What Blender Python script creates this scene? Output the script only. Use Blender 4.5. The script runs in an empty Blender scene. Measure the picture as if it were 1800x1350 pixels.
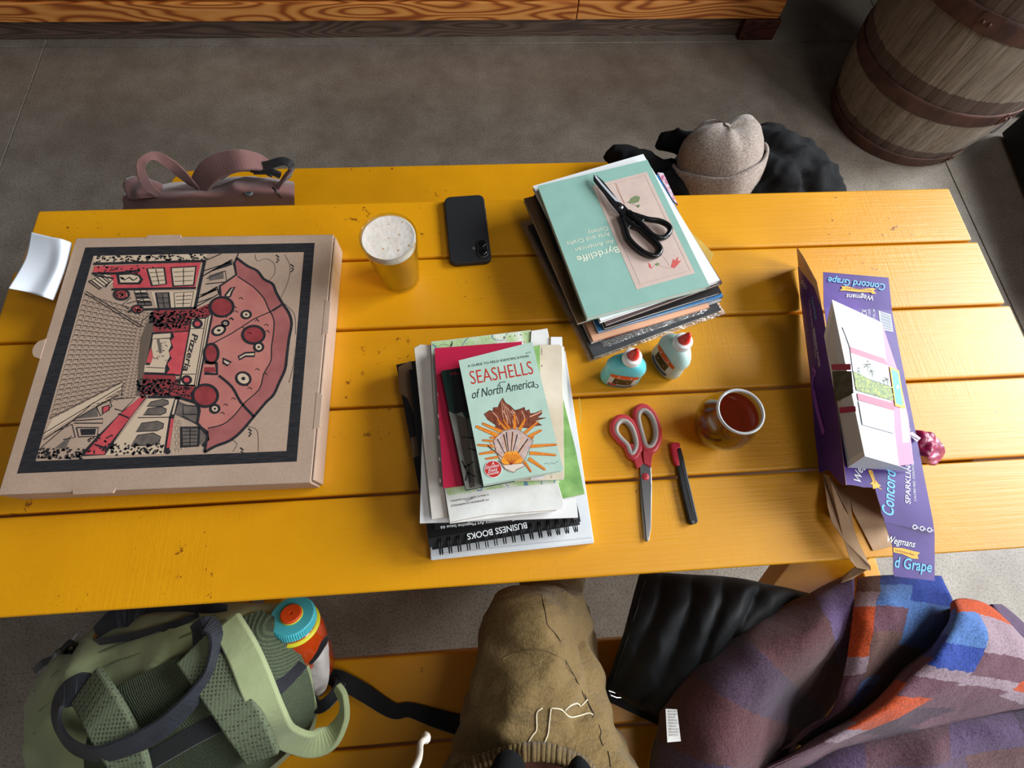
import bpy, bmesh, math, random
from mathutils import Vector, Matrix, Euler, noise
PI = math.pi
random.seed(7)
scene = bpy.context.scene
COL = scene.collection

# ------------------------------------------------------------------ camera
H = 1.532                                   # lens height above the floor
FPX = 887.12
CAM_ROT = (0.357593595, -0.0375837792, -0.063060192)
cd = bpy.data.cameras.new('camera')
cam = bpy.data.objects.new('camera', cd); COL.objects.link(cam)
cam.location = (0, 0, H); cam.rotation_euler = CAM_ROT
cd.sensor_width = 36; cd.lens = FPX / 1800 * 36; cd.clip_start = 0.02
scene.camera = cam
RM = Euler(CAM_ROT, 'XYZ').to_matrix()

# ------------------------------------------------------------------ world, light, exposure
scene.view_settings.view_transform = 'Standard'
scene.view_settings.look = 'None'
scene.view_settings.gamma = 1
scene.view_settings.use_curve_mapping = False
scene.view_settings.exposure = -0.12
w = bpy.data.worlds.new('world'); scene.world = w; w.use_nodes = True
w.node_tree.nodes['Background'].inputs[0].default_value = (0.95, 0.93, 0.92, 1)
w.node_tree.nodes['Background'].inputs[1].default_value = 0.085

def area(name, loc, target, sx, sy, power, color):
    l = bpy.data.lights.new(name, 'AREA'); l.shape = 'RECTANGLE'; l.size = sx; l.size_y = sy
    l.energy = power; l.color = color
    o = bpy.data.objects.new(name, l); COL.objects.link(o); o.location = loc
    d = Vector(target) - Vector(loc)
    o.rotation_euler = d.to_track_quat('-Z', 'Y').to_euler()
    return o
# the tall window wall on the right of the room
area('window_light', (5.6, 1.5, 3.45), (0.0, 0.4, 0.8), 2.7, 3.0, 665, (0.92, 0.97, 1.0))
area('right_front_fill_light', (3.9, -1.5, 2.4), (0.6, 1.2, 0.3), 1.5, 2.0, 150, (0.93, 0.97, 1.0))  # added fill from the right front, brightens ledge, barrel and near bench
# unseen overhead fill, added to lift the shade on bench and table
area('overhead_fill_light', (1.6, -0.9, 4.4), (0.1, 0.3, 0.7), 1.2, 1.2, 34, (1.0, 0.95, 0.9))

# ------------------------------------------------------------------ geometry helpers
def ray(x, y):
    return RM @ Vector(((x - 900) / FPX, -(y - 675) / FPX, -1.0))
def W(x, y, z):
    """point at height z seen at photo pixel x, y (used as a tape measure)"""
    d = ray(x, y); return Vector((0, 0, H)) + d * ((z - H) / d.z)
def lin(c):
    out = []
    for v in c[:3]:
        v /= 255.0
        out.append(v / 12.92 if v <= 0.04045 else ((v + 0.055) / 1.055) ** 2.4)
    return tuple(out) + (1,)

class N:
    """tiny node-graph helper"""
    def __init__(s, name):
        s.m = bpy.data.materials.new(name); s.m.use_nodes = True
        s.t = s.m.node_tree; s.p = s.t.nodes['Principled BSDF']; s.out = s.t.nodes['Material Output']
    def n(s, kind, **kw):
        o = s.t.nodes.new(kind)
        for k, v in kw.items():
            if k.startswith('i_'):
                o.inputs[int(k[2:]) if k[2:].isdigit() else k[2:].replace('_', ' ')].default_value = v
            else: setattr(o, k, v)
        return o
    def l(s, a, b): s.t.links.new(a, b)
    def coord(s, scale=(1, 1, 1), kind='Object', rot=(0, 0, 0)):
        c = s.n('ShaderNodeTexCoord'); mp = s.n('ShaderNodeMapping')
        mp.inputs['Scale'].default_value = scale; mp.inputs['Rotation'].default_value = rot
        s.l(c.outputs[kind], mp.inputs[0]); return mp.outputs[0]
    def noise(s, vec, scale, detail=4, rough=.55):
        o = s.n('ShaderNodeTexNoise'); o.inputs['Scale'].default_value = scale
        o.inputs['Detail'].default_value = detail; o.inputs['Roughness'].default_value = rough
        s.l(vec, o.inputs['Vector']); return o.outputs['Fac']
    def ramp(s, fac, stops, interp='LINEAR'):
        o = s.n('ShaderNodeValToRGB'); cr = o.color_ramp; cr.interpolation = interp
        while len(cr.elements) > 1: cr.elements.remove(cr.elements[-1])
        cr.elements[0].position = stops[0][0]; cr.elements[0].color = lin(stops[0][1])
        for p, c in stops[1:]:
            e = cr.elements.new(p); e.color = lin(c)
        s.l(fac, o.inputs[0]); return o.outputs[0]
    def mix(s, fac, a, b, mode='MIX'):
        o = s.n('ShaderNodeMix', data_type='RGBA', blend_type=mode)
        if isinstance(fac, (int, float)): o.inputs[0].default_value = fac
        else: s.l(fac, o.inputs[0])
        for v, i in ((a, 6), (b, 7)):
            if isinstance(v, tuple): o.inputs[i].default_value = v
            else: s.l(v, o.inputs[i])
        return o.outputs[2]
    def math(s, op, a, b=0.0):
        o = s.n('ShaderNodeMath', operation=op)
        for v, i in ((a, 0), (b, 1)):
            if isinstance(v, (int, float)): o.inputs[i].default_value = v
            else: s.l(v, o.inputs[i])
        return o.outputs[0]
    def bump(s, h, strength=.3, dist=.001):
        o = s.n('ShaderNodeBump'); o.inputs['Strength'].default_value = strength
        o.inputs['Distance'].default_value = dist; s.l(h, o.inputs['Height'])
        s.l(o.outputs[0], s.p.inputs['Normal']); return o

def mat(name, c, rough=.6, metal=0, var=None, nscale=60, bump=0, bscale=300, spec=.5, sheen=0, coat=0,
        stretch=(1, 1, 1), alpha=1, kind='Object'):
    g = N(name); p = g.p
    p.inputs['Roughness'].default_value = rough; p.inputs['Metallic'].default_value = metal
    p.inputs['Specular IOR Level'].default_value = spec
    if sheen: p.inputs['Sheen Weight'].default_value = sheen
    if coat: p.inputs['Coat Weight'].default_value = coat; p.inputs['Coat Roughness'].default_value = .12
    if alpha < 1: p.inputs['Alpha'].default_value = alpha
    if var is not None:
        v = g.coord(stretch, kind); f = g.noise(v, nscale)
        g.l(g.ramp(f, [(.35, c), (.65, var)]), p.inputs['Base Color'])
    else: p.inputs['Base Color'].default_value = lin(c)
    if bump:
        v = g.coord(stretch, kind); g.bump(g.noise(v, bscale, 3), bump, .0015)
    return g.m

# ------------------------------------------------------------------ objects
ORG = {}
def tag(o, label=None, cat=None, group=None, kind=None):
    if label: o['label'] = label
    if cat: o['category'] = cat
    if group: o['group'] = group
    if kind: o['kind'] = kind
    return o
def empty(name, loc, label=None, cat=None, group=None, kind=None):
    o = bpy.data.objects.new(name, None); COL.objects.link(o); o.location = loc
    o.empty_display_size = .05
    ORG[o] = Vector(loc); return tag(o, label, cat, group, kind)

class G:
    """collects faces in world space and links them as one mesh object"""
    def __init__(s): s.v = []; s.f = []; s.mi = []; s.mats = []; s.uv = {}
    def m(s, mt):
        if mt not in s.mats: s.mats.append(mt)
        return s.mats.index(mt)
    def add(s, vs, fs, mt, uvs=None):
        b = len(s.v); k = s.m(mt)
        s.v += [Vector(v) for v in vs]
        for f in fs: s.f.append([b + i for i in f]); s.mi.append(k)
        if uvs:
            for i, u in enumerate(uvs): s.uv[b + i] = u
        return s
    def box(s, x0, x1, y0, y1, z0, z1, mt, M=None):
        vs = [Vector((x, y, z)) for z in (z0, z1) for y in (y0, y1) for x in (x0, x1)]
        if M: vs = [M @ v for v in vs]
        return s.add(vs, [(0, 2, 3, 1), (4, 5, 7, 6), (0, 1, 5, 4), (2, 6, 7, 3), (0, 4, 6, 2), (1, 3, 7, 5)], mt)
    def prism(s, top, down, mt, side=None):
        """top polygon (list of points), extruded by vector down"""
        n = len(top); top = [Vector(p) for p in top]; d = Vector(down)
        a = sum((top[i].cross(top[(i + 1) % n]) for i in range(n)), Vector())
        if a.dot(d) > 0: top = top[::-1]
        vs = top + [p + d for p in top]
        s.add(vs, [list(range(n)), list(range(2 * n - 1, n - 1, -1))], mt)
        b = len(s.v) - 2 * n; k = s.m(side or mt)
        for i in range(n):
            j = (i + 1) % n; s.f.append([b + i, b + n + i, b + n + j, b + j]); s.mi.append(k)
        return s
    def tube(s, pts, r, mt, seg=8, closed=False, cap=True, flat=1.0, up=None):
        pts = [Vector(p) for p in pts]; n = len(pts)
        rr = r if isinstance(r, (list, tuple)) else [r] * n
        vs = []; ref = Vector(up) if up else None
        prev = None
        for i, p in enumerate(pts):
            if closed: t = pts[(i + 1) % n] - pts[i - 1]
            else: t = pts[min(i + 1, n - 1)] - pts[max(i - 1, 0)]
            if t.length < 1e-9: t = Vector((0, 0, 1))
            t.normalize()
            if ref is not None: a = ref.cross(t)
            elif prev is None:
                a = Vector((0, 0, 1)).cross(t)
                if a.length < .2: a = Vector((1, 0, 0)).cross(t)
            else: a = prev - t * prev.dot(t)
            if a.length < 1e-6: a = Vector((1, 0, 0))
            a.normalize(); prev = a; b = t.cross(a)
            for k in range(seg):
                an = 2 * PI * k / seg
                vs.append(p + a * (rr[i] * math.cos(an)) + b * (rr[i] * flat * math.sin(an)))
        fs = []
        for i in range(n if closed else n - 1):
            j = (i + 1) % n
            for k in range(seg):
                l = (k + 1) % seg; fs.append((i * seg + k, i * seg + l, j * seg + l, j * seg + k))
        if cap and not closed:
            fs.append(list(range(seg))[::-1]); fs.append([(n - 1) * seg + k for k in range(seg)])
        return s.add(vs, fs, mt)
    def lathe(s, prof, c, mt, seg=40, M=None, sx=1, sy=1, a0=0, a1=2 * PI):
        """prof: list of (radius, height)"""
        c = Vector(c); n = len(prof); full = abs(a1 - a0 - 2 * PI) < 1e-6
        cols = seg if full else seg + 1; vs = []
        for r, z in prof:
            for k in range(cols):
                a = a0 + (a1 - a0) * k / seg
                v = Vector((r * math.cos(a) * sx, r * math.sin(a) * sy, z))
                if M: v = M @ v
                vs.append(c + v)
        fs = []
        for i in range(n - 1):
            for k in range(seg):
                l = (k + 1) % cols; fs.append((i * cols + k, i * cols + l, (i + 1) * cols + l, (i + 1) * cols + k))
        return s.add(vs, fs, mt)
    def strap(s, pts, width, th, mt, up=(0, 0, 1), tw=None):
        """flat band along pts; width across, th thick; tw = list of up vectors"""
        pts = cr(pts, 6); n = len(pts); vs = []
        ww = width if isinstance(width, (list, tuple)) else [width] * 2
        ups = [Vector(u) for u in (tw or [up, up])]
        for i, p in enumerate(pts):
            t = (pts[min(i + 1, n - 1)] - pts[max(i - 1, 0)]).normalized()
            q = i / (n - 1) * (len(ups) - 1); k = min(int(q), len(ups) - 2)
            u = ups[k].lerp(ups[k + 1], q - k)
            a = t.cross(u)
            if a.length < 1e-4: a = t.cross(Vector((0, 1, .2)))
            a.normalize(); b = a.cross(t).normalized()
            q = i / (n - 1) * (len(ww) - 1); k = min(int(q), len(ww) - 2); wd = ww[k] + (ww[k + 1] - ww[k]) * (q - k)
            for sa, sb in ((-.5, -.5), (-.46, .5), (.46, .5), (.5, -.5)):
                vs.append(p + a * (wd * sa) + b * (th * sb))
        fs = [(0, 1, 2, 3), tuple((n - 1) * 4 + k for k in (3, 2, 1, 0))]
        for i in range(n - 1):
            for k in range(4):
                l = (k + 1) % 4; fs.append((i * 4 + k, (i + 1) * 4 + k, (i + 1) * 4 + l, i * 4 + l))
        return s.add(vs, fs, mt)
    def build(s, name, parent=None, smooth=False, bevel=0, bseg=2, label=None, cat=None, group=None, kind=None,
              subd=0, solid=0, org=None, weld=False, auto=None):
        if org is not None: o0 = Vector(org)
        elif parent is not None: o0 = ORG.get(parent, Vector())
        else:
            xs = [v.x for v in s.v]; ys = [v.y for v in s.v]; zs = [v.z for v in s.v]
            o0 = Vector(((min(xs) + max(xs)) / 2, (min(ys) + max(ys)) / 2, min(zs)))
        me = bpy.data.meshes.new(name)
        me.from_pydata([tuple(v - o0) for v in s.v], [], s.f)
        for mt in s.mats: me.materials.append(mt)
        me.polygons.foreach_set('material_index', s.mi)
        if smooth: me.polygons.foreach_set('use_smooth', [True] * len(s.f))
        if s.uv:
            ul = me.uv_layers.new(name='uv')
            for lp in me.loops:
                ul.data[lp.index].uv = s.uv.get(lp.vertex_index, (0, 0))
        me.update()
        if weld or bevel or subd:
            bm = bmesh.new(); bm.from_mesh(me)
            if weld: bmesh.ops.remove_doubles(bm, verts=bm.verts, dist=1e-5)
            bmesh.ops.recalc_face_normals(bm, faces=bm.faces)
            bm.to_mesh(me); bm.free()
        o = bpy.data.objects.new(name, me); COL.objects.link(o); ORG[o] = o0
        if parent is not None:
            o.parent = parent; o.location = o0 - ORG[parent]
        else: o.location = o0
        if bevel:
            b = o.modifiers.new('bevel', 'BEVEL'); b.width = bevel; b.segments = bseg; b.limit_method = 'ANGLE'; b.angle_limit = .6
        if solid:
            b = o.modifiers.new('solid', 'SOLIDIFY'); b.thickness = solid; b.offset = -1
        if subd:
            b = o.modifiers.new('sub', 'SUBSURF'); b.levels = subd; b.render_levels = subd
        return tag(o, label, cat, group, kind)

def cr(pts, k=6, closed=False):
    """Catmull-Rom through points"""
    pts = [Vector(p) for p in pts]; n = len(pts); out = []
    rng = n if closed else n - 1
    for i in range(rng):
        if closed: a, b, c, d = pts[i - 1], pts[i], pts[(i + 1) % n], pts[(i + 2) % n]
        else: a, b, c, d = pts[max(i - 1, 0)], pts[i], pts[i + 1], pts[min(i + 2, n - 1)]
        for j in range(k):
            t = j / k
            out.append(.5 * ((2 * b) + (c - a) * t + (2 * a - 5 * b + 4 * c - d) * t * t + (3 * b - a - 3 * c + d) * t ** 3))
    if not closed: out.append(pts[-1])
    return out

def patch(g, rows, mt, nu=8, nv=8, amp=0, fs=8, seed=0, fn=None, matfn=None):
    """cloth surface through a net of (px, py, z) control points"""
    net = [[W(*p) if not isinstance(p, Vector) else p for p in r] for r in rows]
    hr = [cr(r, nu) for r in net]
    cols = list(zip(*hr)); vc = [cr(c, nv) for c in cols]       # vc[u][v]
    nU = len(vc); nV = len(vc[0]); vs = []; uv = []
    for i in range(nU):
        for j in range(nV):
            p = vc[i][j].copy(); u = i / (nU - 1); v = j / (nV - 1)
            e = min(1, 8 * min(u, 1 - u, v, 1 - v))
            if amp:
                q = p * fs + Vector((seed, seed * 1.7, 0))
                p.z += amp * (1 - abs(2 * noise.noise(q)) * 2) * (.3 + .7 * e) + amp * .4 * noise.noise(q * 3)
            if fn: p = fn(p, u, v)
            vs.append(p); uv.append((u, v))
    f = []
    for i in range(nU - 1):
        for j in range(nV - 1):
            f.append((i * nV + j, (i + 1) * nV + j, (i + 1) * nV + j + 1, i * nV + j + 1))
    if matfn:
        for q in f:
            u, v = uv[q[0]]; g.add([vs[t] for t in q], [(0, 1, 2, 3)], matfn(u, v), [uv[t] for t in q])
        return g
    return g.add(vs, f, mt, uv)

class Pr:
    """flat printing on a plane: polygons, strokes and letters, in stacked thin layers"""
    def __init__(s, p0, n=(0, 0, 1), org=(0, 0, 1.0), xf=None):
        s.p0 = Vector(p0); s.n = Vector(n).normalized(); s.o = org; s.g = G(); s.eps = 6e-5; s.base = 1.5e-4; s.xf = xf; s.ws = 1
    def P(s, x, y, L=0):
        if s.xf: p = s.xf(x, y); return p + s.n * (s.base + L * s.eps)
        px, py = s.o[0] + x / s.o[2], s.o[1] + y / s.o[2]
        d = ray(px, py); c = Vector((0, 0, H)); t = (s.p0 - c).dot(s.n) / d.dot(s.n)
        return c + d * t + s.n * (s.base + L * s.eps)
    def poly(s, pts, mt, L=0):
        q = [s.P(x, y, L) for x, y in pts]
        a = sum((q[i].cross(q[(i + 1) % len(q)]) for i in range(len(q))), Vector())
        if a.dot(s.n) < 0: q = q[::-1]
        s.g.add(q, [list(range(len(q)))], mt); return s
    def line(s, pts, wd, mt, L=1, closed=False, sm=0):
        q = [s.P(x, y, L) for x, y in pts]
        if sm: q = cr(q, sm, closed)
        n = len(q); L_ = []; R_ = []
        wd = [a_ * s.ws for a_ in wd] if isinstance(wd, (list, tuple)) else wd * s.ws
        ww = wd if isinstance(wd, (list, tuple)) else None
        for i in range(n):
            a = q[i - 1] if (closed or i > 0) else q[i]; b = q[(i + 1) % n] if (closed or i < n - 1) else q[i]
            t = (b - a)
            if t.length < 1e-9: t = Vector((1, 0, 0))
            t.normalize(); r = t.cross(s.n)
            h = (ww[0] + (ww[1] - ww[0]) * i / max(n - 1, 1)) / 2 if ww else wd / 2
            L_.append(q[i] - r * h); R_.append(q[i] + r * h)
        m = n if closed else n - 1
        s.g.add(L_ + R_, [(i, n + i, n + (i + 1) % n, (i + 1) % n) for i in range(m)], mt); return s
    def ring(s, c, rx, ry, mt, L=0, seg=24, fill=True, wd=None, a=0):
        pts = [(c[0] + rx * math.cos(t) * math.cos(a) - ry * math.sin(t) * math.sin(a),
                c[1] + rx * math.cos(t) * math.sin(a) + ry * math.sin(t) * math.cos(a)) for t in [2 * PI * k / seg for k in range(seg)]]
        if fill: s.poly(pts, mt, L)
        if wd: s.line(pts, wd, INK if fill else mt, L + 1 if fill else L, True)
        return s
    def text(s, txt, p0, p1, h, mt, L=2, shear=0, bold=0, xs=1):
        a = s.P(*p0, L); b = s.P(*p1, L); e1 = (b - a); wid = e1.length; e1.normalize(); e2 = s.n.cross(e1)
        vs, fs = glyphs(txt, shear, bold)
        x0 = min(v[0] for v in vs); x1 = max(v[0] for v in vs); k = wid / (x1 - x0); ky = h / .72
        s.g.add([a + e1 * ((v[0] - x0) * k) + e2 * (v[1] * ky) for v in vs], fs, mt); return s
    def build(s, name, parent, label=None): return s.g.build(name, parent, label=label)
GC = {}
def glyphs(txt, shear, bold):
    key = (txt, shear, bold)
    if key not in GC:
        c = bpy.data.curves.new('t', 'FONT'); c.body = txt; c.size = 1; c.shear = shear; c.offset = bold
        c.resolution_u = 3
        o = bpy.data.objects.new('t', c); COL.objects.link(o)
        dg = bpy.context.evaluated_depsgraph_get(); dg.update()
        me = bpy.data.meshes.new_from_object(o.evaluated_get(dg))
        GC[key] = ([tuple(v.co) for v in me.vertices], [list(p.vertices) for p in me.polygons])
        bpy.data.objects.remove(o); bpy.data.curves.remove(c); bpy.data.meshes.remove(me)
    return GC[key]

# ------------------------------------------------------------------ materials
def wood_paint():
    g = N('yellow_painted_wood'); p = g.p
    v = g.coord((1, 1, 1)); grain = g.noise(g.coord((1.2, 34, 20)), 5, 6, .6)
    saw = g.noise(g.coord((150, 5, 5)), 1.6, 3, .6)
    mott = g.noise(v, 7, 4)
    c = g.ramp(mott, [(.3, (218, 148, 1)), (.7, (230, 160, 3))])
    # small chips where bare wood and dirt show
    ch = g.noise(v, 46, 6, .8); reg = g.noise(v, 5.5, 2)
    k = g.math('MULTIPLY', g.math('GREATER_THAN', ch, .63), g.math('GREATER_THAN', reg, .59))
    c = g.mix(k, c, lin((120, 62, 14)))
    gl = g.ramp(grain, [(.42, (0, 0, 0)), (.5, (40, 40, 40)), (.58, (0, 0, 0))])
    c2 = g.mix(gl, c, lin((176, 104, 10)))
    g.l(c2, p.inputs['Base Color'])
    p.inputs['Roughness'].default_value = .40; p.inputs['Specular IOR Level'].default_value = .55
    hgt = g.math('ADD', g.math('MULTIPLY', grain, 1.7), g.math('MULTIPLY', g.math('MULTIPLY', saw, g.math('MAXIMUM', g.math('SUBTRACT', g.noise(v, 3.2, 2), .46), 0)), 4.5))
    hgt = g.math('ADD', hgt, g.math('MULTIPLY', g.math('MULTIPLY', ch, g.math('GREATER_THAN', reg, .58)), 1.5))
    g.bump(hgt, .30, .0013)
    return g.m
YEL = wood_paint()
def wood(name, a, b, c, rough=.6, sc=(1.5, 30, 30), ring=1.6, bump=.4, knots=True):
    g = N(name); p = g.p
    v = g.coord(sc); warp = g.noise(g.coord((.55, 4, 4)), 1.5, 2)
    m = g.n('ShaderNodeVectorMath', operation='ADD'); g.l(v, m.inputs[0])
    cb = g.n('ShaderNodeCombineXYZ'); g.l(g.math('MULTIPLY', warp, 6), cb.inputs[1]); g.l(g.math('MULTIPLY', warp, 3), cb.inputs[2]); g.l(cb.outputs[0], m.inputs[1])
    wv = g.n('ShaderNodeTexWave', wave_type='BANDS', bands_direction='Y'); wv.inputs['Scale'].default_value = ring
    wv.inputs['Distortion'].default_value = 1.3; wv.inputs['Detail'].default_value = 1.5; g.l(m.outputs[0], wv.inputs[0])
    f = wv.outputs['Fac']; fine = g.noise(g.coord((4, 120, 120)), 3, 4)
    c1 = g.ramp(f, [(0, a), (.55, b), (1, c)])
    c2 = g.mix(.22, c1, g.ramp(fine, [(.3, c), (.7, a)]), 'MULTIPLY')
    if knots:
        vo = g.n('ShaderNodeTexVoronoi'); vo.inputs['Scale'].default_value = 2.1; g.l(g.coord((1.3, 3.5, 3.5)), vo.inputs['Vector'])
        c2 = g.mix(g.ramp(vo.outputs['Distance'], [(.05, (255, 255, 255)), (.13, (0, 0, 0))]), c2, lin((70, 28, 14)))
    g.l(c2, p.inputs['Base Color']); p.inputs['Roughness'].default_value = rough
    g.bump(g.math('ADD', f, fine), bump, .001); return g.m
PINE = wood('orange_pine', (240, 170, 92), (226, 148, 68), (160, 84, 36), .5, sc=(.4, 15, 15), ring=1.2)
GREYWOOD = wood('grey_brown_board', (120, 98, 84), (104, 84, 72), (84, 66, 56), .7, knots=False)
REDWOOD = wood('dark_red_wood', (96, 46, 34), (80, 38, 30), (56, 26, 22), .7, knots=False)
def stave_mat():
    g = N('weathered_oak'); p = g.p
    n1 = g.noise(g.coord((60, 60, 5)), 2.4, 6, .7); n2 = g.noise(g.coord((9, 9, 2)), 2, 4)
    oi = g.n('ShaderNodeObjectInfo')
    c = g.ramp(n1, [(.25, (112, 103, 95)), (.5, (158, 149, 138)), (.75, (186, 177, 166))])
    c = g.mix(.6, c, g.ramp(n2, [(.3, (172, 162, 150)), (.7, (222, 214, 204))]), 'MULTIPLY')
    c = g.mix(.45, c, g.ramp(oi.outputs['Random'], [(0, (206, 192, 172)), (.5, (222, 218, 212)), (1, (176, 168, 162))]), 'MULTIPLY')
    c = g.mix(1.0, c, lin((255, 250, 244)), 'MULTIPLY')
    # rust stains next to the hoops: a mark of its own on the wood
    sep = g.n('ShaderNodeSeparateXYZ'); tc = g.n('ShaderNodeTexCoord'); g.l(tc.outputs['Object'], sep.inputs[0])
    z = g.math('ADD', sep.outputs[2], g.math('MULTIPLY', g.math('SUBTRACT', n1, .5), .02))
    def band(a, b): return g.math('MULTIPLY', g.math('GREATER_THAN', z, a), g.math('LESS_THAN', z, b))
    k = g.math('ADD', band(.0, .085), g.math('ADD', band(.225, .335), band(.515, .63)))
    c = g.mix(g.math('MULTIPLY', k, .8), c, lin((72, 50, 44)))
    g.l(c, p.inputs['Base Color']); p.inputs['Roughness'].default_value = .8
    g.bump(n1, .6, .002); return g.m
OAK = stave_mat()
RUST = mat('rusty_hoop', (98, 66, 54), .62, .35, (72, 48, 42), 16, .4, 160)
def concrete():
    g = N('stained_concrete'); p = g.p; v = g.coord((1, 1, 1))
    a = g.noise(v, 1.3, 5, .6); b = g.noise(v, 8, 6, .65); c = g.noise(v, 170, 4, .7); d = g.noise(v, 60, 2)
    col = g.ramp(a, [(.3, (140, 131, 121)), (.7, (172, 165, 156))])
    col = g.mix(.8, col, g.ramp(b, [(.3, (196, 186, 178)), (.7, (250, 248, 244))]), 'MULTIPLY')
    col = g.mix(.75, col, g.ramp(c, [(.33, (120, 115, 108)), (.5, (236, 234, 230)), (.7, (255, 255, 255))]), 'MULTIPLY')
    col = g.mix(g.math('GREATER_THAN', d, .76), col, lin((84, 78, 72)))
    g.l(col, p.inputs['Base Color']); p.inputs['Roughness'].default_value = .36
    g.bump(g.math('ADD', b, g.math('MULTIPLY', c, .4)), .12, .002); return g.m
CONC = concrete()
DARKJ = mat('joint_dark', (40, 38, 36), .9)
def kraft():
    g = N('kraft_cardboard'); p = g.p; v = g.coord((1, 1, 1))
    a = g.noise(v, 14, 4); b = g.noise(g.coord((40, 1000, 40)), 1, 2); c = g.noise(v, 520, 3)
    col = g.ramp(a, [(.3, (178, 151, 131)), (.7, (190, 163, 143))])
    col = g.mix(.3, col, g.ramp(c, [(.3, (190, 180, 172)), (.7, (255, 255, 255))]), 'MULTIPLY')
    g.l(col, p.inputs['Base Color']); p.inputs['Roughness'].default_value = .72
    g.bump(g.math('ADD', g.math('MULTIPLY', b, .7), c), .15, .0006); return g.m
KRAFT = kraft()
KRAFTD = mat('kraft_inner', (196, 160, 124), .8, var=(182, 146, 112), nscale=20, bump=.15, bscale=200)
INK = mat('black_print_ink', (33, 33, 38), .5, var=(48, 47, 50), nscale=60, stretch=(1, 6, 1))
INKR = mat('red_print_ink', (206, 84, 88), .6, var=(190, 70, 78), nscale=50)
INKP = mat('pizza_print_pink', (192, 124, 112), .6, var=(180, 106, 100), nscale=24)
INKC = mat('pizza_print_crust', (170, 100, 96), .6, var=(152, 86, 84), nscale=30)
INKM = mat('pizza_print_pepperoni', (156, 60, 62), .6, var=(136, 50, 54), nscale=60)
INKK = mat('print_kraft_light', (206, 182, 156), .7)
INKG = mat('print_grey', (112, 100, 92), .7, var=(90, 80, 75), nscale=90)
INKF = mat('print_fine_line', (104, 88, 76), .7)
def flat(name, c, r=.55, **k): return mat(name, c, r, **k)
WHITE = flat('white_paper', (236, 238, 240), .6); OFFW = flat('off_white_paper', (226, 220, 210), .75, var=(208, 200, 188), nscale=14, bump=.2, bscale=40)
PAGES = mat('page_edges', (226, 222, 214), .8, bump=.4, bscale=900, stretch=(.05, .05, 6))
BLACK = flat('black_plastic', (16, 16, 18), .38); BLACKM = flat('black_matte', (26, 27, 31), .6, bump=.12, bscale=900)
STEEL = mat('brushed_steel', (205, 208, 212), .22, 1.0)
CHROME = mat('chrome', (225, 225, 228), .12, 1.0)

# =================================================================== SETTING
floor = G().box(-3.4, 4.2, -2.2, 3.4, -.14, -.121, DARKJ).build('floor', kind='structure', label='grey stained concrete floor with saw-cut joints', org=(0, 0, 0))
xs = [-3.4, -1.738, 1.908, 4.2]; ys = [-2.2, 2.14, 3.4]
for i in range(3):
    for j in range(2):
        a, b, c, d = xs[i] + .002, xs[i + 1] - .002, ys[j] + .002, ys[j + 1] - .002
        g = G(); g.box(a, b, c, d, -.12, 0, CONC); g.build('slab', floor, bevel=.0012, bseg=1)
DW = mat('dark_wall_paint', (26, 24, 24), .8)
G().box(2.36, 2.46, 1.66, 3.4, 0, 3.2, DW).build('light_block_wall', kind='structure', label='black wall added behind the barrel to block window light')  # added to keep window light off the corner behind the barrel
G().box(-3.4, 2.36, 3.3, 3.4, 0, 3.2, DW).build('wall_back', kind='structure', label='dark wall beyond the timber ledge')
# timber ledge across the far side
led = empty('timber_ledge', (-.6, 2.3, 0), 'long orange pine timber ledge on a recessed grey board at the far floor edge', 'ledge')
G().box(-3.4, 1.26, 2.185, 2.262, 0, .082, GREYWOOD).build('base_board', led, bevel=.003, label='recessed grey-brown board')
G().box(-3.4, .46, 2.158, 2.42, .086, .158, PINE).build('beam', led, bevel=.004)
G().box(.464, 1.345, 2.160, 2.42, .086, .158, PINE).build('beam', led, bevel=.004)
G().box(-3.4, -.9, 2.165, 2.42, .164, .31, PINE).build('beam', led, bevel=.005)
G().box(-.896, 1.33, 2.163, 2.42, .164, .31, PINE).build('beam', led, bevel=.005)
for x0, x1 in ((1.20, 1.36), (-1.0, -.85), (-2.6, -2.45)):
    G().box(x0, x1, 2.27 if x0 < 1 else 2.150, 2.40, 0, .084, REDWOOD).build('foot_block', led, bevel=.004, label='dark red wooden foot block' if x0 > 1 else None)

# =================================================================== PICNIC TABLE
tab = empty('picnic_table', (.08, .33, 0), 'yellow painted picnic table with five top planks and attached benches', 'table')
yb = [-.018, .122, .262, .402, .5415, .671]
x1s = [.985, .975, .972, .966, .957]
x0s = [-.815, -.81, -.805, -.803, -.794]
for k in range(5):
    g = G(); y0, y1 = yb[k] + .0022, yb[k + 1] - .0022
    g.box(x0s[k], x1s[k], y0, y1, .712, .7498, YEL)
    g.build('tabletop_plank', tab, bevel=.004, bseg=3)
for (a, b, xe) in ((-.276, -.136, .93), (-.42, -.281, .925), (.76, .898, .955), (.903, 1.045, .95)):
    g = G()
    if b > 1:      # outer far plank has a rounded end
        pts = [(xe, a), (xe, b), (-.76 + .02, b)] + [(-.745 + .045 * math.cos(t), b - .045 + .045 * math.sin(t)) for t in [PI / 2 + i * PI / 8 for i in range(1, 5)]] + [(-.79, a)]
        g.prism([Vector((x, y, .45)) for x, y in pts], (0, 0, -.038), YEL)
    else: g.box(-.80, xe, a, b, .412, .45, YEL)
    g.build('seat_plank', tab, bevel=.004, bseg=3)
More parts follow.
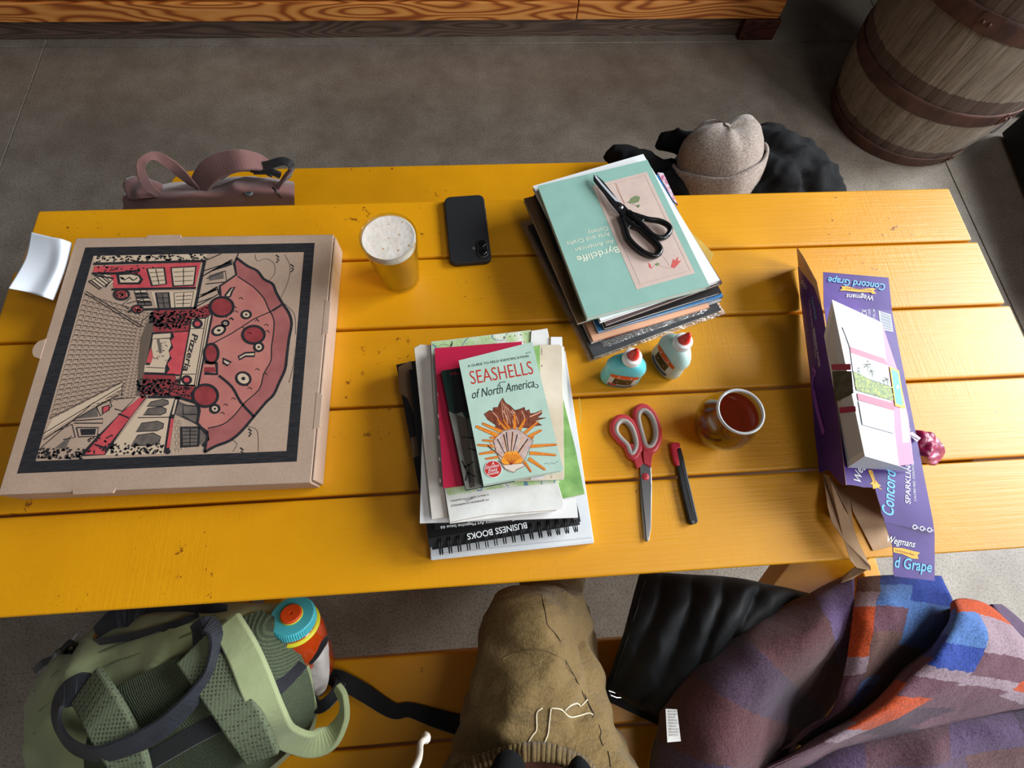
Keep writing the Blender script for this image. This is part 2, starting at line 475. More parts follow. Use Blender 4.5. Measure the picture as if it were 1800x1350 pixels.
for xc in (-.55, .70):
    for s in (-1, 1):
        top = Vector((0, .33 + s * .20, .71)); bot = Vector((0, .33 + s * .56, 0))
        g = G(); t = (bot - top); e = Vector((0, 1, 0)) * s
        hw = .088 if xc > 0 else .05
        q = [top + Vector((-hw, -.02, 0)), top + Vector((hw, -.02, 0)), top + Vector((hw, .02, 0)), top + Vector((-hw, .02, 0))]
        q = [p + Vector((xc, 0, 0)) for p in q]
        g.prism(q, t, YEL); g.build('leg', tab, bevel=.003)
    g = G().box(xc + .09, xc + .128, -.40, 1.04, .322, .411, YEL); g.build('crossbeam', tab, bevel=.003)
    g = G().box(xc + .09, xc + .128, .02, .64, .622, .711, YEL); g.build('top_support', tab, bevel=.003)

# =================================================================== BARREL
BC = Vector((1.79, 1.70, 0)); BH = .90
def br(z, k=.335, e=.278): t = (z - BH / 2) / (BH / 2); return k - (k - e) * t * t
bar = empty('oak_barrel', BC, 'weathered grey oak barrel with rusty iron hoops standing on the floor', 'barrel')
NS = 26; a = 0; random.seed(3)
wds = [random.uniform(.75, 1.3) for _ in range(NS)]; tot = sum(wds); ang = 0.4
for wd in wds:
    da = wd / tot * 2 * PI; g = G(); zs = [BH * i / 12 for i in range(13)]; gap = .0022
    vs = []
    for z in zs:
        r = br(z); off = random.uniform(0, 0)
        for t in (0, .33, .67, 1):
            an = ang + gap + (da - 2 * gap) * t
            rr = r - (.0022 if t in (0, 1) else 0); vs.append(BC + Vector((rr * math.cos(an), rr * math.sin(an), z)))
        for t in (1, 0):
            an = ang + gap + (da - 2 * gap) * t; rr = r - .024; vs.append(BC + Vector((rr * math.cos(an), rr * math.sin(an), z)))
    f = []
    for i in range(12):
        for k in range(6):
            l = (k + 1) % 6; f.append((i * 6 + k, i * 6 + l, (i + 1) * 6 + l, (i + 1) * 6 + k))
    f.append((5, 4, 3, 2, 1, 0)); f.append(tuple(72 + k for k in range(6)))
    g.add(vs, f, OAK); g.build('stave', bar); ang += da
G().lathe([(.001, 0), (.252, 0), (.252, .02), (.001, .02)], BC + Vector((0, 0, .025)), OAK).build('head', bar)
G().lathe([(.001, 0), (.252, 0), (.252, .02), (.001, .02)], BC + Vector((0, 0, .855)), OAK).build('head', bar)
for z0, z1, ja in ((.002, .052, -1.25), (.232, .284, -1.35), (.515, .572, -2.4), (.846, .898, -.8)):
    g = G(); pr = []
    for t in range(5):
        z = z0 + (z1 - z0) * t / 4; pr.append((br(z) + .0035, z))
    pr += [(br(z1) + .0004, z1), (br(z0) + .0004, z0), pr[0]]
    g.lathe(pr, BC, RUST, 72); h = g.build('hoop', bar, smooth=False, bevel=0)
    for p in h.data.polygons: p.use_smooth = True
    # riveted lap of the hoop ends
    zz = [z0 + .002, z1 - .002]; g = G(); vs = []
    for z in (zz[0], (zz[0] + zz[1]) / 2, zz[1]):
        for t in range(7):
            an = ja + .2 * t / 6; ins = .012 if (z != (zz[0] + zz[1]) / 2 and t == 0) else 0
            vs.append(BC + Vector(((br(z) + .0058) * math.cos(an + ins), (br(z) + .0058) * math.sin(an + ins), z)))
    g.add(vs, [(r * 7 + t, r * 7 + t + 1, (r + 1) * 7 + t + 1, (r + 1) * 7 + t) for r in range(2) for t in range(6)], RUST)
    g.build('hoop_lap', h, solid=.002)
    for t in (.05, .11):
        an = ja + t; zc = (z0 + z1) / 2; R_ = Matrix.Rotation(an, 4, 'Z') @ Matrix.Rotation(PI / 2, 4, 'Y')
        G().lathe([(.001, .005), (.004, .0045), (.006, .002), (.0065, 0)], BC + Vector(((br(zc) + .006) * math.cos(an), (br(zc) + .006) * math.sin(an), zc)), RUST, 10, M=R_).build('rivet', h, smooth=True)
an = -.86; R_ = Matrix.Rotation(an, 4, 'Z') @ Matrix.Rotation(PI / 2, 4, 'Y')
G().lathe([(.001, .012), (.022, .012), (.026, .008), (.027, 0)], BC + Vector((br(.44) * math.cos(an), br(.44) * math.sin(an), .42)), mat('bung_wood', (150, 138, 122), .8), 18, M=R_).build('bung', bar, label='round pale bung')

# black cabinet with a bracket at the right edge
cab = empty('black_cabinet', (2.40, 1.2, 0), 'matte black cabinet standing right of the barrel at the edge of the picture', 'cabinet')
Mc = Matrix.Translation((2.175, 1.42, 0)) @ Matrix.Rotation(math.radians(-6), 4, 'Z')
CABM = mat('black_cabinet_paint', (22, 22, 24), .55)
G().box(0, .5, -.85, .155, .012, .30, CABM, Mc).build('body', cab, bevel=.006)
G().box(.02, .48, -.83, .14, 0, .0118, BLACK, Mc).build('plinth', cab)
GALV = mat('galvanised_steel', (120, 118, 116), .45, .7, (88, 86, 84), 30)
brk = empty('perforated_bracket', (2.27, 1.66, 0), 'grey perforated steel bracket with a white foot between the barrel and the black cabinet', 'bracket')
Mb = Matrix.Translation((2.16, 1.60, 0)) @ Matrix.Rotation(math.radians(0), 4, 'Z')
G().box(.0, .10, .0, .012, .07, .34, GALV, Mb).build('plate', brk, bevel=.001)
for z in (.13, .2, .26, .31): 
    G().lathe([(.001, 0), (.006, 0), (.006, .001), (.001, .001)], Mb @ Vector((.05 + .02 * ((z * 10) % 2 > 1), -.0012, z)), BLACK, 12, M=Matrix.Rotation(PI / 2, 4, 'X')).build('bolt_hole', brk)
G().lathe([(.001, 0), (.017, 0), (.017, .062), (.013, .07), (.001, .07)], Mb @ Vector((.02, .004, 0)), flat('white_rubber', (214, 214, 222), .5), 20).build('foot', brk, smooth=False, label='white rubber foot')

# =================================================================== TABLETOP THINGS
T = .75
def rect(pa, pb, z, depth, flip=False):
    """rectangle with near edge a->b (photo pixels at height z), going away from the viewer by depth"""
    a = W(*pa, z); b = W(*pb, z); e = (b - a).normalized(); n = Vector((-e.y, e.x, 0))
    return [a, b, b + n * depth, a + n * depth]
def shrink(q, d, sides=(1, 1, 1, 1)):
    """inset a quad; side i is the edge q[i]->q[i+1]"""
    q = [Vector(p) for p in q]; out = []
    for i in range(4):
        e0 = (q[i] - q[i - 1]).normalized(); e1 = (q[(i + 1) % 4] - q[i]).normalized()
        out.append(q[i] + e1 * (d * sides[i - 1]) - e0 * (d * sides[i]))
    return out
def lower(q, dz): return [p - Vector((0, 0, dz)) for p in q]
def booklet(name, q, th, cover, label, cat, pages=None, group=None, spine=0, ct=.0006, back=None):
    """soft cover book: q = corners (near-left, near-right, far-right, far-left) of the top; spine = index of its edge"""
    c = sum(q, Vector()) / 4; c.z -= th
    t = empty(name, c, label, cat, group)
    G().prism(q, (0, 0, -ct), cover).build('front_cover', t)
    s = [1, 1, 1, 1]; s[spine] = 0
    if th > 2.2 * ct:
        G().prism(lower(shrink(q, .0012, s), ct), (0, 0, -(th - 2 * ct)), pages or PAGES).build('page_block', t)
        G().prism(lower(q, th - ct), (0, 0, -ct), back or cover).build('back_cover', t)
        a, b = q[spine], q[(spine + 1) % 4]; e = (b - a).normalized(); o = e.cross(Vector((0, 0, 1)))
        if o.dot(sum(q, Vector()) / 4 - a) > 0: o = -o
        G().prism([a, b, b + o * ct, a + o * ct], (0, 0, -th), cover).build('spine', t)
    return t

# ---- pizza box
bq = [W(128, 420, .797), W(581, 410, .797), W(553, 851, .797), W(2, 868, .797)]
c = sum(bq, Vector()) / 4; ex = ((bq[1] - bq[0]) + (bq[2] - bq[3])).normalized(); ey = Vector((-ex.y, ex.x, 0)); hb = .213
box = empty('pizza_box', (c.x, c.y, T), 'large brown cardboard pizza box with black and red printed lid, left on the table', 'box')
MB = Matrix(((ex.x, ey.x, 0, c.x), (ex.y, ey.y, 0, c.y), (0, 0, 1, T), (0, 0, 0, 1)))
g = G(); th = .0025
g.box(-hb + .003, hb - .003, -hb + .003, hb - .003, .0002, th, KRAFT, MB)
g.build('tray_base', box)
for nm, (a, b, c_, d) in (('tray_wall', (-hb + .003, hb - .003, -hb + .003, -hb + .0065)), ('tray_wall', (-hb + .003, hb - .003, hb - .0065, hb - .003)),
                          ('tray_wall', (-hb + .003, -hb + .0065, -hb + .007, hb - .007)), ('tray_wall', (hb - .0065, hb - .003, -hb + .007, hb - .007))):
    G().box(a, b, c_, d, th, .0435, KRAFT, MB).build(nm, box)
# lid: top sheet and three flaps, with locking tabs
g = G().box(-hb, hb, -hb, hb, .0438, .047, KRAFT, MB); lid = g.build('lid', box, bevel=.0014, label='kraft lid with a printed street scene')
G().box(hb + .0003, hb + .0032, -hb + .004, hb - .004, .001, .0440, KRAFT, MB).build('lid_flap', box, bevel=.0008)
for s in (-1, 1):
    a, b = (hb - .0026, hb + .0003) if s > 0 else (-hb - .0003, -hb + .0026)
    G().box(-hb + .0, hb - .001, a, b, .004, .0437, KRAFT, MB).build('lid_flap', box, bevel=.0006)
    for x0, x1 in ((-.10, -.04),) if s > 0 else ((-.115, -.055),):
        g = G(); y0 = s * hb
        g.prism([MB @ Vector(p) for p in ((x0, y0 - s * .004, .0475), (x1, y0 - s * .004, .0475), (x1 - .003, y0 + s * .0035, .0475), (x0 + .003, y0 + s * .0035, .0475))], (0, 0, -.003), KRAFT)
        g.build('lock_tab', box, bevel=.0006)
for y0, y1 in ((.02, .085), (-.135, -.075)):
    g = G().prism([MB @ Vector(p) for p in ((hb - .004, y0, .0475), (hb - .004, y1, .0475), (hb + .0055, y1 - .005, .0475), (hb + .0055, y0 + .005, .0475))], (0, 0, -.003), KRAFT)
    g.build('lock_tab', box, bevel=.0006)
pts = [(-hb + .002, .026)] + [(-hb - .013 * math.sin(t * PI / 8) ** .5, .026 - .034 * t / 8) for t in range(1, 8)] + [(-hb + .002, -.008)]
G().prism([MB @ Vector((x, y, .0478)) for x, y in pts], (0, 0, -.0022), KRAFT).build('thumb_tab', box, label='half round thumb tab')
# the fluted edge of the board
g = G(); n = 118
for s in (-1, 1):
    vs = []
    for i in range(n):
        x = -hb + .004 + (2 * hb - .008) * i / (n - 1)
        vs += [MB @ Vector((x, s * (hb + .0004), .0446 + (.0009 if i % 2 else 0))), MB @ Vector((x, s * (hb + .0004), .0452 + (.0009 if i % 2 else 0)))]
    g.add(vs, [(2 * i, 2 * i + 2, 2 * i + 3, 2 * i + 1) for i in range(n - 1)], INKG)
g.build('fluting', box, kind='stuff')
# printed picture, measured on the photograph
P = Pr((0, 0, T + .047), org=(0, 380, 2.597)); P.ws = 1.45
mm = .001
of = [(390, 143), (1437, 122), (1355, 1120), (78, 1175)]; inf = [(427, 181), (1388, 164), (1308, 1072), (163, 1118)]
for i in range(4):
    j = (i + 1) % 4; P.poly([of[i], of[j], inf[j], inf[i]], INK, 0)
def bil(q, u, v):
    a = (q[0][0] + (q[1][0] - q[0][0]) * u, q[0][1] + (q[1][1] - q[0][1]) * u)
    b = (q[3][0] + (q[2][0] - q[3][0]) * u, q[3][1] + (q[2][1] - q[3][1]) * u)
    return (a[0] + (b[0] - a[0]) * v, a[1] + (b[1] - a[1]) * v)
# paving with little square tiles
pv = [(385, 352), (694, 442), (624, 822), (225, 925)]
us = [1 - (1 - i / 15) ** 1.35 for i in range(16)]
for i in range(15):
    for j in range(25):
        if (i < 12) or True:
            u0, u1 = us[i] + .012, us[i + 1] - .012 * (1 - us[i]) ; v0, v1 = (j + .2) / 25, (j + .85) / 25
            sk = .14 * (1 - us[i]) * (0.5 - j / 25)
            a, b, c_, d = bil(pv, u0, v0), bil(pv, u1, v0), bil(pv, u1, v1), bil(pv, u0, v1)
            P.line([d, a, b, c_], .0006, INKF, 1)
            if i < 11: P.line([(a[0] + 3, a[1] + 2), (b[0], b[1] + 2)], .0009, INKF, 1)
P.poly([(640, 560), (692, 440), (712, 440), (655, 822), (622, 822)], INKF, 0)
for l in ([(385, 350), (640, 508), (650, 478), (694, 442)], [(225, 925), (560, 755), (556, 822)], [(392, 342), (655, 505)], [(170, 1010), (566, 770)], [(190, 1055), (430, 850)]):
    P.line(l, .0009, INK, 2)
P.poly([(240, 925), (560, 762), (552, 790), (200, 1000)], INKK, 2)
# upper terrace: red house
P.poly([(430, 228), (918, 210), (890, 330), (520, 330), (505, 262), (425, 256)], INKR, 1)
P.line([(427, 218), (935, 205)], .0034, INK, 3); P.line([(420, 262), (520, 262), (640, 248)], .003, INK, 3)
P.line([(510, 335), (895, 328)], .003, INK, 3); P.line([(935, 205), (890, 425)], .0036, INK, 3); P.line([(895, 420), (600, 428), (585, 440)], .003, INK, 3)
def win(q, L=4, fill=INKK, bars=3, wd=.0022, side=INK):
    P.poly(q, fill, L); P.line(q, wd, side, L + 1, True)
    for k in range(1, bars): 
        a = bil(q, 0.08, k / bars); b = bil(q, .92, k / bars); P.line([a, b], .0008, INK, L + 1)
    P.line([bil(q, .5, .05), bil(q, .5, .95)], .0009, INK, L + 1)
win([(672, 240), (750, 236), (760, 310), (695, 318)], bars=4); win([(782, 236), (895, 230), (885, 315), (792, 320)], bars=4)
win([(712, 350), (770, 350), (778, 420), (725, 422)], bars=3, fill=INKG); win([(795, 350), (885, 345), (872, 415), (800, 418)], bars=4, wd=.001)
P.poly([(690, 345), (905, 340), (893, 425), (715, 425)], INKK, 2)
P.poly([(530, 262), (600, 258), (640, 268), (655, 290), (640, 312), (540, 312)], INK, 4); P.poly([(545, 270), (600, 267), (632, 275), (640, 290), (630, 303), (550, 303)], INKK, 5)
P.line([(550, 278), (570, 292), (590, 280), (610, 294), (628, 282)], .0016, INK, 6); P.ring((560, 285), 8, 5, INK, 6)
for k in range(4): win([(612 + 5 * k, 338 + 19 * k), (668 + 8 * k, 336 + 19 * k), (672 + 8 * k, 350 + 19 * k), (618 + 5 * k, 352 + 19 * k)], bars=1, wd=.0016, fill=INKG if k % 2 else INKK)
P.line([(405, 298), (455, 335), (505, 300), (470, 268), (405, 298)], .0012, INK, 4); P.poly([(410, 290), (480, 262), (520, 300), (470, 330)], INKK, 3)
for k in range(4): P.line([(415 + 14 * k, 292 - 7 * k), (462 + 13 * k, 328 - 7 * k)], .0011, INK, 5)
P.line([(430, 270), (520, 285), (480, 325)], .002, INK, 5)
# foliage across the top
rnd = random.Random(4)
P.poly([(430, 182), (945, 172), (940, 208), (427, 222)], INKK, 1)
for k in range(120):
    x = rnd.uniform(432, 935); y = rnd.uniform(183, 215) - (x - 430) * .018; a = rnd.uniform(0, 6.3); l = rnd.uniform(8, 20)
    P.line([(x, y), (x + l * .5 * math.cos(a), y + l * .35 * math.sin(a) + 2), (x + l * math.cos(a), y + l * .5 * math.sin(a))], (.0028, .0006), INK, 2)
for k in range(40):
    x = rnd.uniform(440, 700); y = rnd.uniform(228, 262); a = rnd.uniform(0, 6.3); P.line([(x, y), (x + 12 * math.cos(a), y + 6 * math.sin(a))], (.002, .0005), INK, 3)
# trees
for (x, y, r) in ((555, 358, 40), (628, 425, 30)):
    P.ring((x, y), r, r * .72, INK, 4, 14); P.ring((x, y), r * .72, r * .46, INKM, 5, 12)
    for k in range(22):
        a = rnd.uniform(0, 6.3); q = rnd.uniform(0, r * .7); P.line([(x + q * math.cos(a), y + q * .6 * math.sin(a)), (x + q * math.cos(a) + 6, y + q * .6 * math.sin(a) + 4)], .0014, INKP if k % 2 else INK, 6)
P.line([(590, 425), (560, 405), (600, 370)], .001, INK, 4); P.line([(580, 400), (650, 380)], .001, INK, 4)
# hedge and shop
P.poly([(700, 430), (895, 425), (965, 395), (975, 460), (880, 465), (870, 535), (700, 528)], INKM, 1)
for k in range(330):
    x = rnd.uniform(690, 960); y = rnd.uniform(432, 512) - max(0, x - 860) * .25; a = rnd.uniform(0, 6.3); q = (x - 690) / 270
    if rnd.random() > q * .35: P.line([(x, y), (x + 9 * math.cos(a), y + 7 * math.sin(a))], .0024 * (1.25 - q * .8), INK, 3)
P.poly([(695, 530), (860, 525), (820, 730), (660, 722)], INK, 2)
P.poly([(790, 530), (866, 528), (825, 722), (758, 722), (776, 700), (764, 675), (785, 650), (772, 622), (792, 600), (780, 570), (796, 552)], INKR, 4)
P.poly([(700, 540), (780, 535), (778, 555), (696, 560)], INKK, 4); P.poly([(698, 562), (775, 560), (782, 590), (770, 615), (776, 640), (762, 668), (756, 685), (684, 682), (700, 640), (692, 600)], INKK, 4)
P.poly([(662, 680), (755, 684), (752, 715), (658, 712)], INKK, 5); P.poly([(688, 600), (700, 640), (690, 672), (668, 668)], INKR, 5)
for k in range(20):
    x = rnd.uniform(705, 760); y = rnd.uniform(575, 675); P.line([(x, y), (x + rnd.uniform(-14, 14), y + rnd.uniform(-10, 10))], .0009, INKG, 6)
P.line([(668, 690), (752, 694)], .0008, INK, 6); P.line([(722, 562), (735, 625)], .003, INKG, 5)
P.poly([(655, 722), (800, 725), (815, 775), (905, 780), (880, 850), (810, 822), (640, 815)], INKM, 1)
for k in range(260):
    x = rnd.uniform(632, 880); y = rnd.uniform(745, 825); a = rnd.uniform(0, 6.3); q = (x - 632) / 250
    P.line([(x, y), (x + 9 * math.cos(a), y + 7 * math.sin(a))], .0022 * (1.25 - q * .9), INK, 3)
P.line([(660, 722), (800, 722)], .0012, INK, 4); P.line([(795, 530), (860, 525)], .0012, INK, 5)
# the sign
P.poly([(872, 470), (940, 462), (968, 440), (972, 462), (905, 800), (895, 778), (815, 775)], INK, 5)
P.poly([(878, 474), (938, 468), (886, 770), (824, 768)], INKK, 6); P.poly([(942, 466), (964, 450), (900, 785), (890, 770)], INKK, 6)
P.line([(952, 458), (896, 775)], .0009, INK, 7); P.line([(868, 515), (930, 512)], .0009, INK, 7); P.line([(830, 722), (892, 722)], .0009, INK, 7)
for cc in ((902, 492), (853, 748)): P.ring(cc, 25, 22, INK, 7); P.ring(cc, 13, 11, INKR, 8)
P.text('Pizzeria', (880, 536), (836, 708), .0098, INK, 8, shear=.25, bold=.022)
# lower terrace
P.poly([(660, 815), (672, 826), (620, 890), (590, 930), (480, 1090), (372, 1096), (380, 1075), (440, 1010), (560, 890)], INK, 2)
P.poly([(650, 818), (664, 828), (575, 945), (485, 1060), (478, 1088), (388, 1088), (445, 1020), (548, 905)], INKR, 3)
P.line([(542, 902), (590, 922)], .0016, INK, 4); P.line([(432, 1042), (490, 1060)], .0016, INK, 4)
P.poly([(680, 826), (800, 828), (745, 1085), (480, 1092), (620, 905)], INKK, 2); P.line([(676, 826), (812, 826), (905, 855)], .003, INK, 4)
P.line([(630, 920), (780, 918)], .001, INK, 4); P.line([(812, 826), (785, 915), (760, 1080)], .0052, INK, 4); P.line([(806, 838), (790, 905)], .002, INKK, 5); P.line([(788, 925), (768, 1058)], .003, INKR, 5)
P.ring((766, 1075), 14, 12, INK, 5)
for q in ([(690, 848), (745, 836), (768, 842), (770, 858), (745, 868), (672, 868)], [(678, 878), (735, 870), (760, 880), (758, 898), (735, 908), (655, 908)],
          [(648, 945), (720, 936), (748, 948), (745, 968), (718, 980), (622, 984)], [(630, 1000), (700, 990), (735, 1008), (728, 1032), (700, 1045), (598, 1050)]):
    P.poly(q, INKG, 4); P.line(q, .0009, INK, 5, True)
for k in range(70):
    x = rnd.uniform(500, 750); y = rnd.uniform(1040, 1088); a = rnd.uniform(0, 6.3); P.line([(x, y), (x + 14 * math.cos(a), y + 7 * math.sin(a))], (.003, .0006), INK, 5)
for k in range(60):
    x = rnd.uniform(175, 380); y = rnd.uniform(1062, 1108); a = rnd.uniform(0, 6.3); P.line([(x, y), (x + 16 * math.cos(a), y + 8 * math.sin(a))], (.0034, .0007), INK, 5)
for k in range(34):
    x = rnd.uniform(400, 530); y = rnd.uniform(1000, 1080); a = rnd.uniform(0, 6.3); P.line([(x, y), (x + 12 * math.cos(a), y + 9 * math.sin(a))], (.0022, .0005), INK, 5)
P.poly([(240, 925), (220, 960), (205, 1000), (380, 890), (470, 848), (520, 822)], INKK, 0)
for l in ([(200, 1020), (330, 935), (500, 838), (540, 820)], [(330, 935), (470, 925), (470, 945), (340, 945)], [(440, 870), (500, 838), (512, 868), (460, 912), (440, 870)], [(350, 965), (450, 965), (445, 1005), (360, 1008), (350, 965)], [(520, 835), (620, 828), (560, 890), (525, 880)], [(250, 985), (330, 950), (345, 1010), (290, 1020)]):
    P.line(l, .0011, INK, 3)
P.poly([(470, 872), (500, 862), (500, 885), (470, 902)], INKR, 4); P.line([(470, 872), (500, 862), (500, 885), (470, 902)], .0014, INK, 5, True)
P.poly([(368, 972), (440, 970), (435, 998), (372, 1000)], INK, 4); P.poly([(380, 905), (440, 875), (450, 915), (350, 925)], INKG, 2)
P.poly([(300, 1020), (250, 1060), (300, 1062), (330, 1000)], INKG, 2)
for k in range(9):
    for j in range(3): P.ring((795 + 15 * j + 6 * (k % 2), 935 + 17 * k), 9, 9, INKK, 1, 10, False, .0007) if 935 + 17 * k < 1085 else None
P.poly([(815, 845), (890, 875), (915, 905), (905, 955), (800, 905)], INKG, 1); P.poly([(835, 862), (900, 870), (905, 905), (838, 905)], INKG, 3); P.line([(835, 862), (900, 868), (905, 905), (838, 905)], .0014, INK, 4, True)
P.line([(832, 912), (905, 950), (905, 925)], .001, INK, 4)
win([(828, 965), (910, 965), (905, 1048), (830, 1052)], bars=5, wd=.003, fill=INKG); P.poly([(912, 962), (945, 985), (950, 1020), (912, 1046)], INKG, 4); P.line([(912, 962), (945, 985), (950, 1020), (925, 1050)], .003, INK, 5)
# upper right roofs
for l in ([(935, 205), (1010, 172)], [(925, 275), (1060, 198), (1080, 270), (1000, 320)], [(930, 250), (1050, 212)], [(945, 285), (1030, 250), (1035, 300), (940, 310)], [(895, 415), (1000, 355), (990, 322)], [(905, 375), (992, 322)], [(915, 360), (990, 335)], [(905, 395), (970, 372)], [(1090, 168), (1070, 215), (1080, 268), (1005, 320), (998, 352)]):
    P.line(l, .0013, INK, 3)
P.poly([(930, 268), (1055, 198), (1062, 222), (960, 255)], INK, 3); P.poly([(912, 368), (985, 325), (990, 338), (925, 368)], INK, 3); P.poly([(955, 270), (1020, 250), (1022, 285), (955, 295)], INKG, 2)
# the pizza
outer = [(1082, 192), (1130, 228), (1175, 250), (1205, 288), (1245, 310), (1262, 350), (1292, 402), (1318, 440), (1332, 490), (1320, 560), (1310, 640), (1302, 700), (1275, 760), (1250, 815), (1215, 850), (1160, 915), (1100, 985), (1050, 1025), (985, 1050), (935, 1078)]
inner_ = [(950, 1000), (905, 950), (912, 890), (890, 840), (905, 790), (972, 460), (960, 400), (1005, 372), (1005, 320), (1080, 268), (1072, 215)]
P.poly(outer + inner_, INKP, 4)
cin = [(1085, 275), (1130, 305), (1165, 330), (1205, 375), (1225, 420), (1250, 470), (1250, 530), (1240, 600), (1238, 660), (1205, 720), (1185, 790), (1120, 850), (1070, 910), (1020, 950), (950, 968)]
P.poly(outer + [(945, 1010)] + cin[::-1], INKC, 5)
P.line(outer, .0030, INK, 7, sm=3); P.line(cin, .0012, INK, 7, sm=3); P.line([(1082, 192), (1072, 215), (1080, 268), (1005, 320), (1008, 365)], .0024, INK, 7); P.line([(905, 855), (912, 890), (902, 945), (948, 1000), (935, 1078)], .0026, INK, 7)
P.line([(972, 582), (1060, 535), (1160, 470), (1250, 430), (1290, 402)], .0013, INK, 7); P.line([(1000, 728), (1060, 780), (1100, 850), (1160, 915)], .0026, INK, 7, sm=3); P.line([(1245, 432), (1292, 402)], .0026, INK, 8)
for (x, y, rx, ry) in ((1013, 415, 53, 44), (1158, 542, 50, 40), (938, 820, 57, 50), (965, 628, 32, 44)):
    P.ring((x, y), rx, ry, INKM, 8, 26, True, .0030)
P.poly([(880, 470), (940, 466), (908, 780), (825, 770)], INKK, 5)
for (x, y, rx, ry, a) in ((1125, 450, 21, 17, 0), (982, 880, 20, 18, 0), (1182, 598, 20, 19, 0), (1112, 742, 33, 28, .4), (1000, 522, 30, 20, -.4), (1030, 490, 14, 12, 0)):
    P.ring((x, y), rx, ry, INKK, 9, 16, True, .0026, a); P.ring((x, y), rx * .3, ry * .3, INK, 10, 8)
for l in ([(1090, 642), (1120, 625), (1165, 622), (1162, 640), (1122, 640), (1095, 655)], [(1018, 650), (1055, 668), (1040, 682), (1022, 672)], [(1030, 362), (1055, 330), (1072, 325), (1060, 345), (1052, 368), (1032, 370)]):
    P.poly(l, INKK, 9); P.line(l, .0022, INK, 10, True)
P.line([(935, 668), (990, 672), (992, 722), (935, 718)], .0034, INK, 9); P.poly([(935, 690), (980, 690), (985, 712), (932, 712)], INKM, 8)
for k in range(26):
    u = rnd.random(); x = 985 + rnd.uniform(0, 235); y = rnd.uniform(300, 940)
    if x < 1000 and y < 800: continue
    if abs(y - 600) > 330 - (x - 1000) * 1.0: continue
    P.line([(x, y), (x + 9, y - 7), (x + 20, y + 2)], .0009, INK, 8)
# clouds and birds
for l in ([(1165, 175), (1175, 205), (1215, 195), (1250, 215), (1255, 260), (1225, 300)], [(1300, 175), (1325, 230), (1315, 300), (1285, 370)], [(1300, 400), (1345, 450), (1350, 540)], [(1065, 1075), (1082, 1040), (1060, 1020)], [(1130, 960), (1175, 980), (1180, 1075)], [(1350, 600), (1340, 680), (1320, 760)]):
    P.line(l, .0006, INKF, 2, sm=5)
for (x, y) in ((1268, 195), (1335, 238), (1142, 988), (1105, 1075)): P.line([(x - 8, y - 18), (x + 6, y - 8), (x - 4, y), (x + 6, y + 4), (x - 6, y + 18)], .0015, INK, 2)
P.build('printed_picture', lid, 'black and red print of a street, a shop sign and a large pizza')

# ---- folded white paper sheet tucked under the lid
g = G(); mt = flat('bluish_white_paper', (228, 234, 244), .6)
def fold(p, u, v): return p + Vector((0, 0, .006 * max(0, .35 - abs(u - .62 - .3 * v))))
patch(g, [[(54, 408, .798), (92, 417, .804), (112, 422, .802), (127, 427, .790)],
          [(44, 455, .800), (80, 464, .800), (104, 468, .803), (117, 472, .790)],
          [(15, 507, .812), (50, 514, .802), (76, 522, .803), (95, 529, .790)]], mt, 8, 8, fn=fold)
g.build('paper_sheet', None, smooth=True, solid=.0004, label='blank creased white paper sheet sticking out of the left edge of the pizza box', cat='paper')

# ---- phone
q = [W(793, 463, .7615), W(862.5, 459, .7615), W(850, 343, .7615), W(780.5, 345, .7615)]
c = sum(q, Vector()) / 4; ey = ((q[3] - q[0]) + (q[2] - q[1])).normalized(); ex = Vector((ey.y, -ey.x, 0)); hw, hl = .0375, .0745
MP = Matrix(((ex.x, ey.x, 0, c.x), (ex.y, ey.y, 0, c.y), (0, 0, 1, T), (0, 0, 0, 1)))
def rr(hw, hl, r, cx=0, cy=0, n=6): return [(cx + sx * (hw - r) + r * math.cos(a0 + t * PI / 2 / n), cy + sy * (hl - r) + r * math.sin(a0 + t * PI / 2 / n)) for sx, sy, a0 in ((1, 1, 0), (-1, 1, PI / 2), (-1, -1, PI), (1, -1, 1.5 * PI)) for t in range(n + 1)]
ph = empty('smartphone', (c.x, c.y, T), 'smartphone in a black case lying face down beside the full pint glass', 'phone')
G().prism([MP @ Vector((x, y, .0115)) for x, y in rr(hw, hl, .012)], (0, 0, -.0112), BLACKM).build('case', ph, bevel=.0022, bseg=4)
G().prism([MP @ Vector((x, y, .0140)) for x, y in rr(.0095, .0195, .0094, .0235, -.0475)], (0, 0, -.004), mat('lens_rim', (120, 122, 128), .3, .8)).build('camera_rim', ph, bevel=.0004, label='grey metal camera rim')
cb = G().prism([MP @ Vector((x, y, .0147)) for x, y in rr(.0083, .0183, .0082, .0235, -.0475)], (0, 0, -.0007), BLACK).build('camera_bump', ph, bevel=.0003)
for dy in (.0085, -.0085):
    G().lathe([(.001, .0013), (.0055, .0013), (.0066, .0006), (.0068, 0)], MP @ Vector((.0235, -.0475 + dy, .0147)), flat('lens_glass', (6, 6, 9), .08), 24).build('lens', cb, smooth=False)
G().lathe([(.0005, .0008), (.0026, .0008), (.0030, 0)], MP @ Vector((.0075, -.045, .0115)), mat('flash_lens', (90, 90, 94), .2), 16).build('flash', ph, label='small grey flash lens')
for y0, y1, s in ((.01, .02, 1), (.028, .044, 1), (.022, .036, -1)):
    G().box(s * hw - .0006, s * hw + .0006, y0, y1, .004, .0075, BLACK, MP).build('side_button', ph)

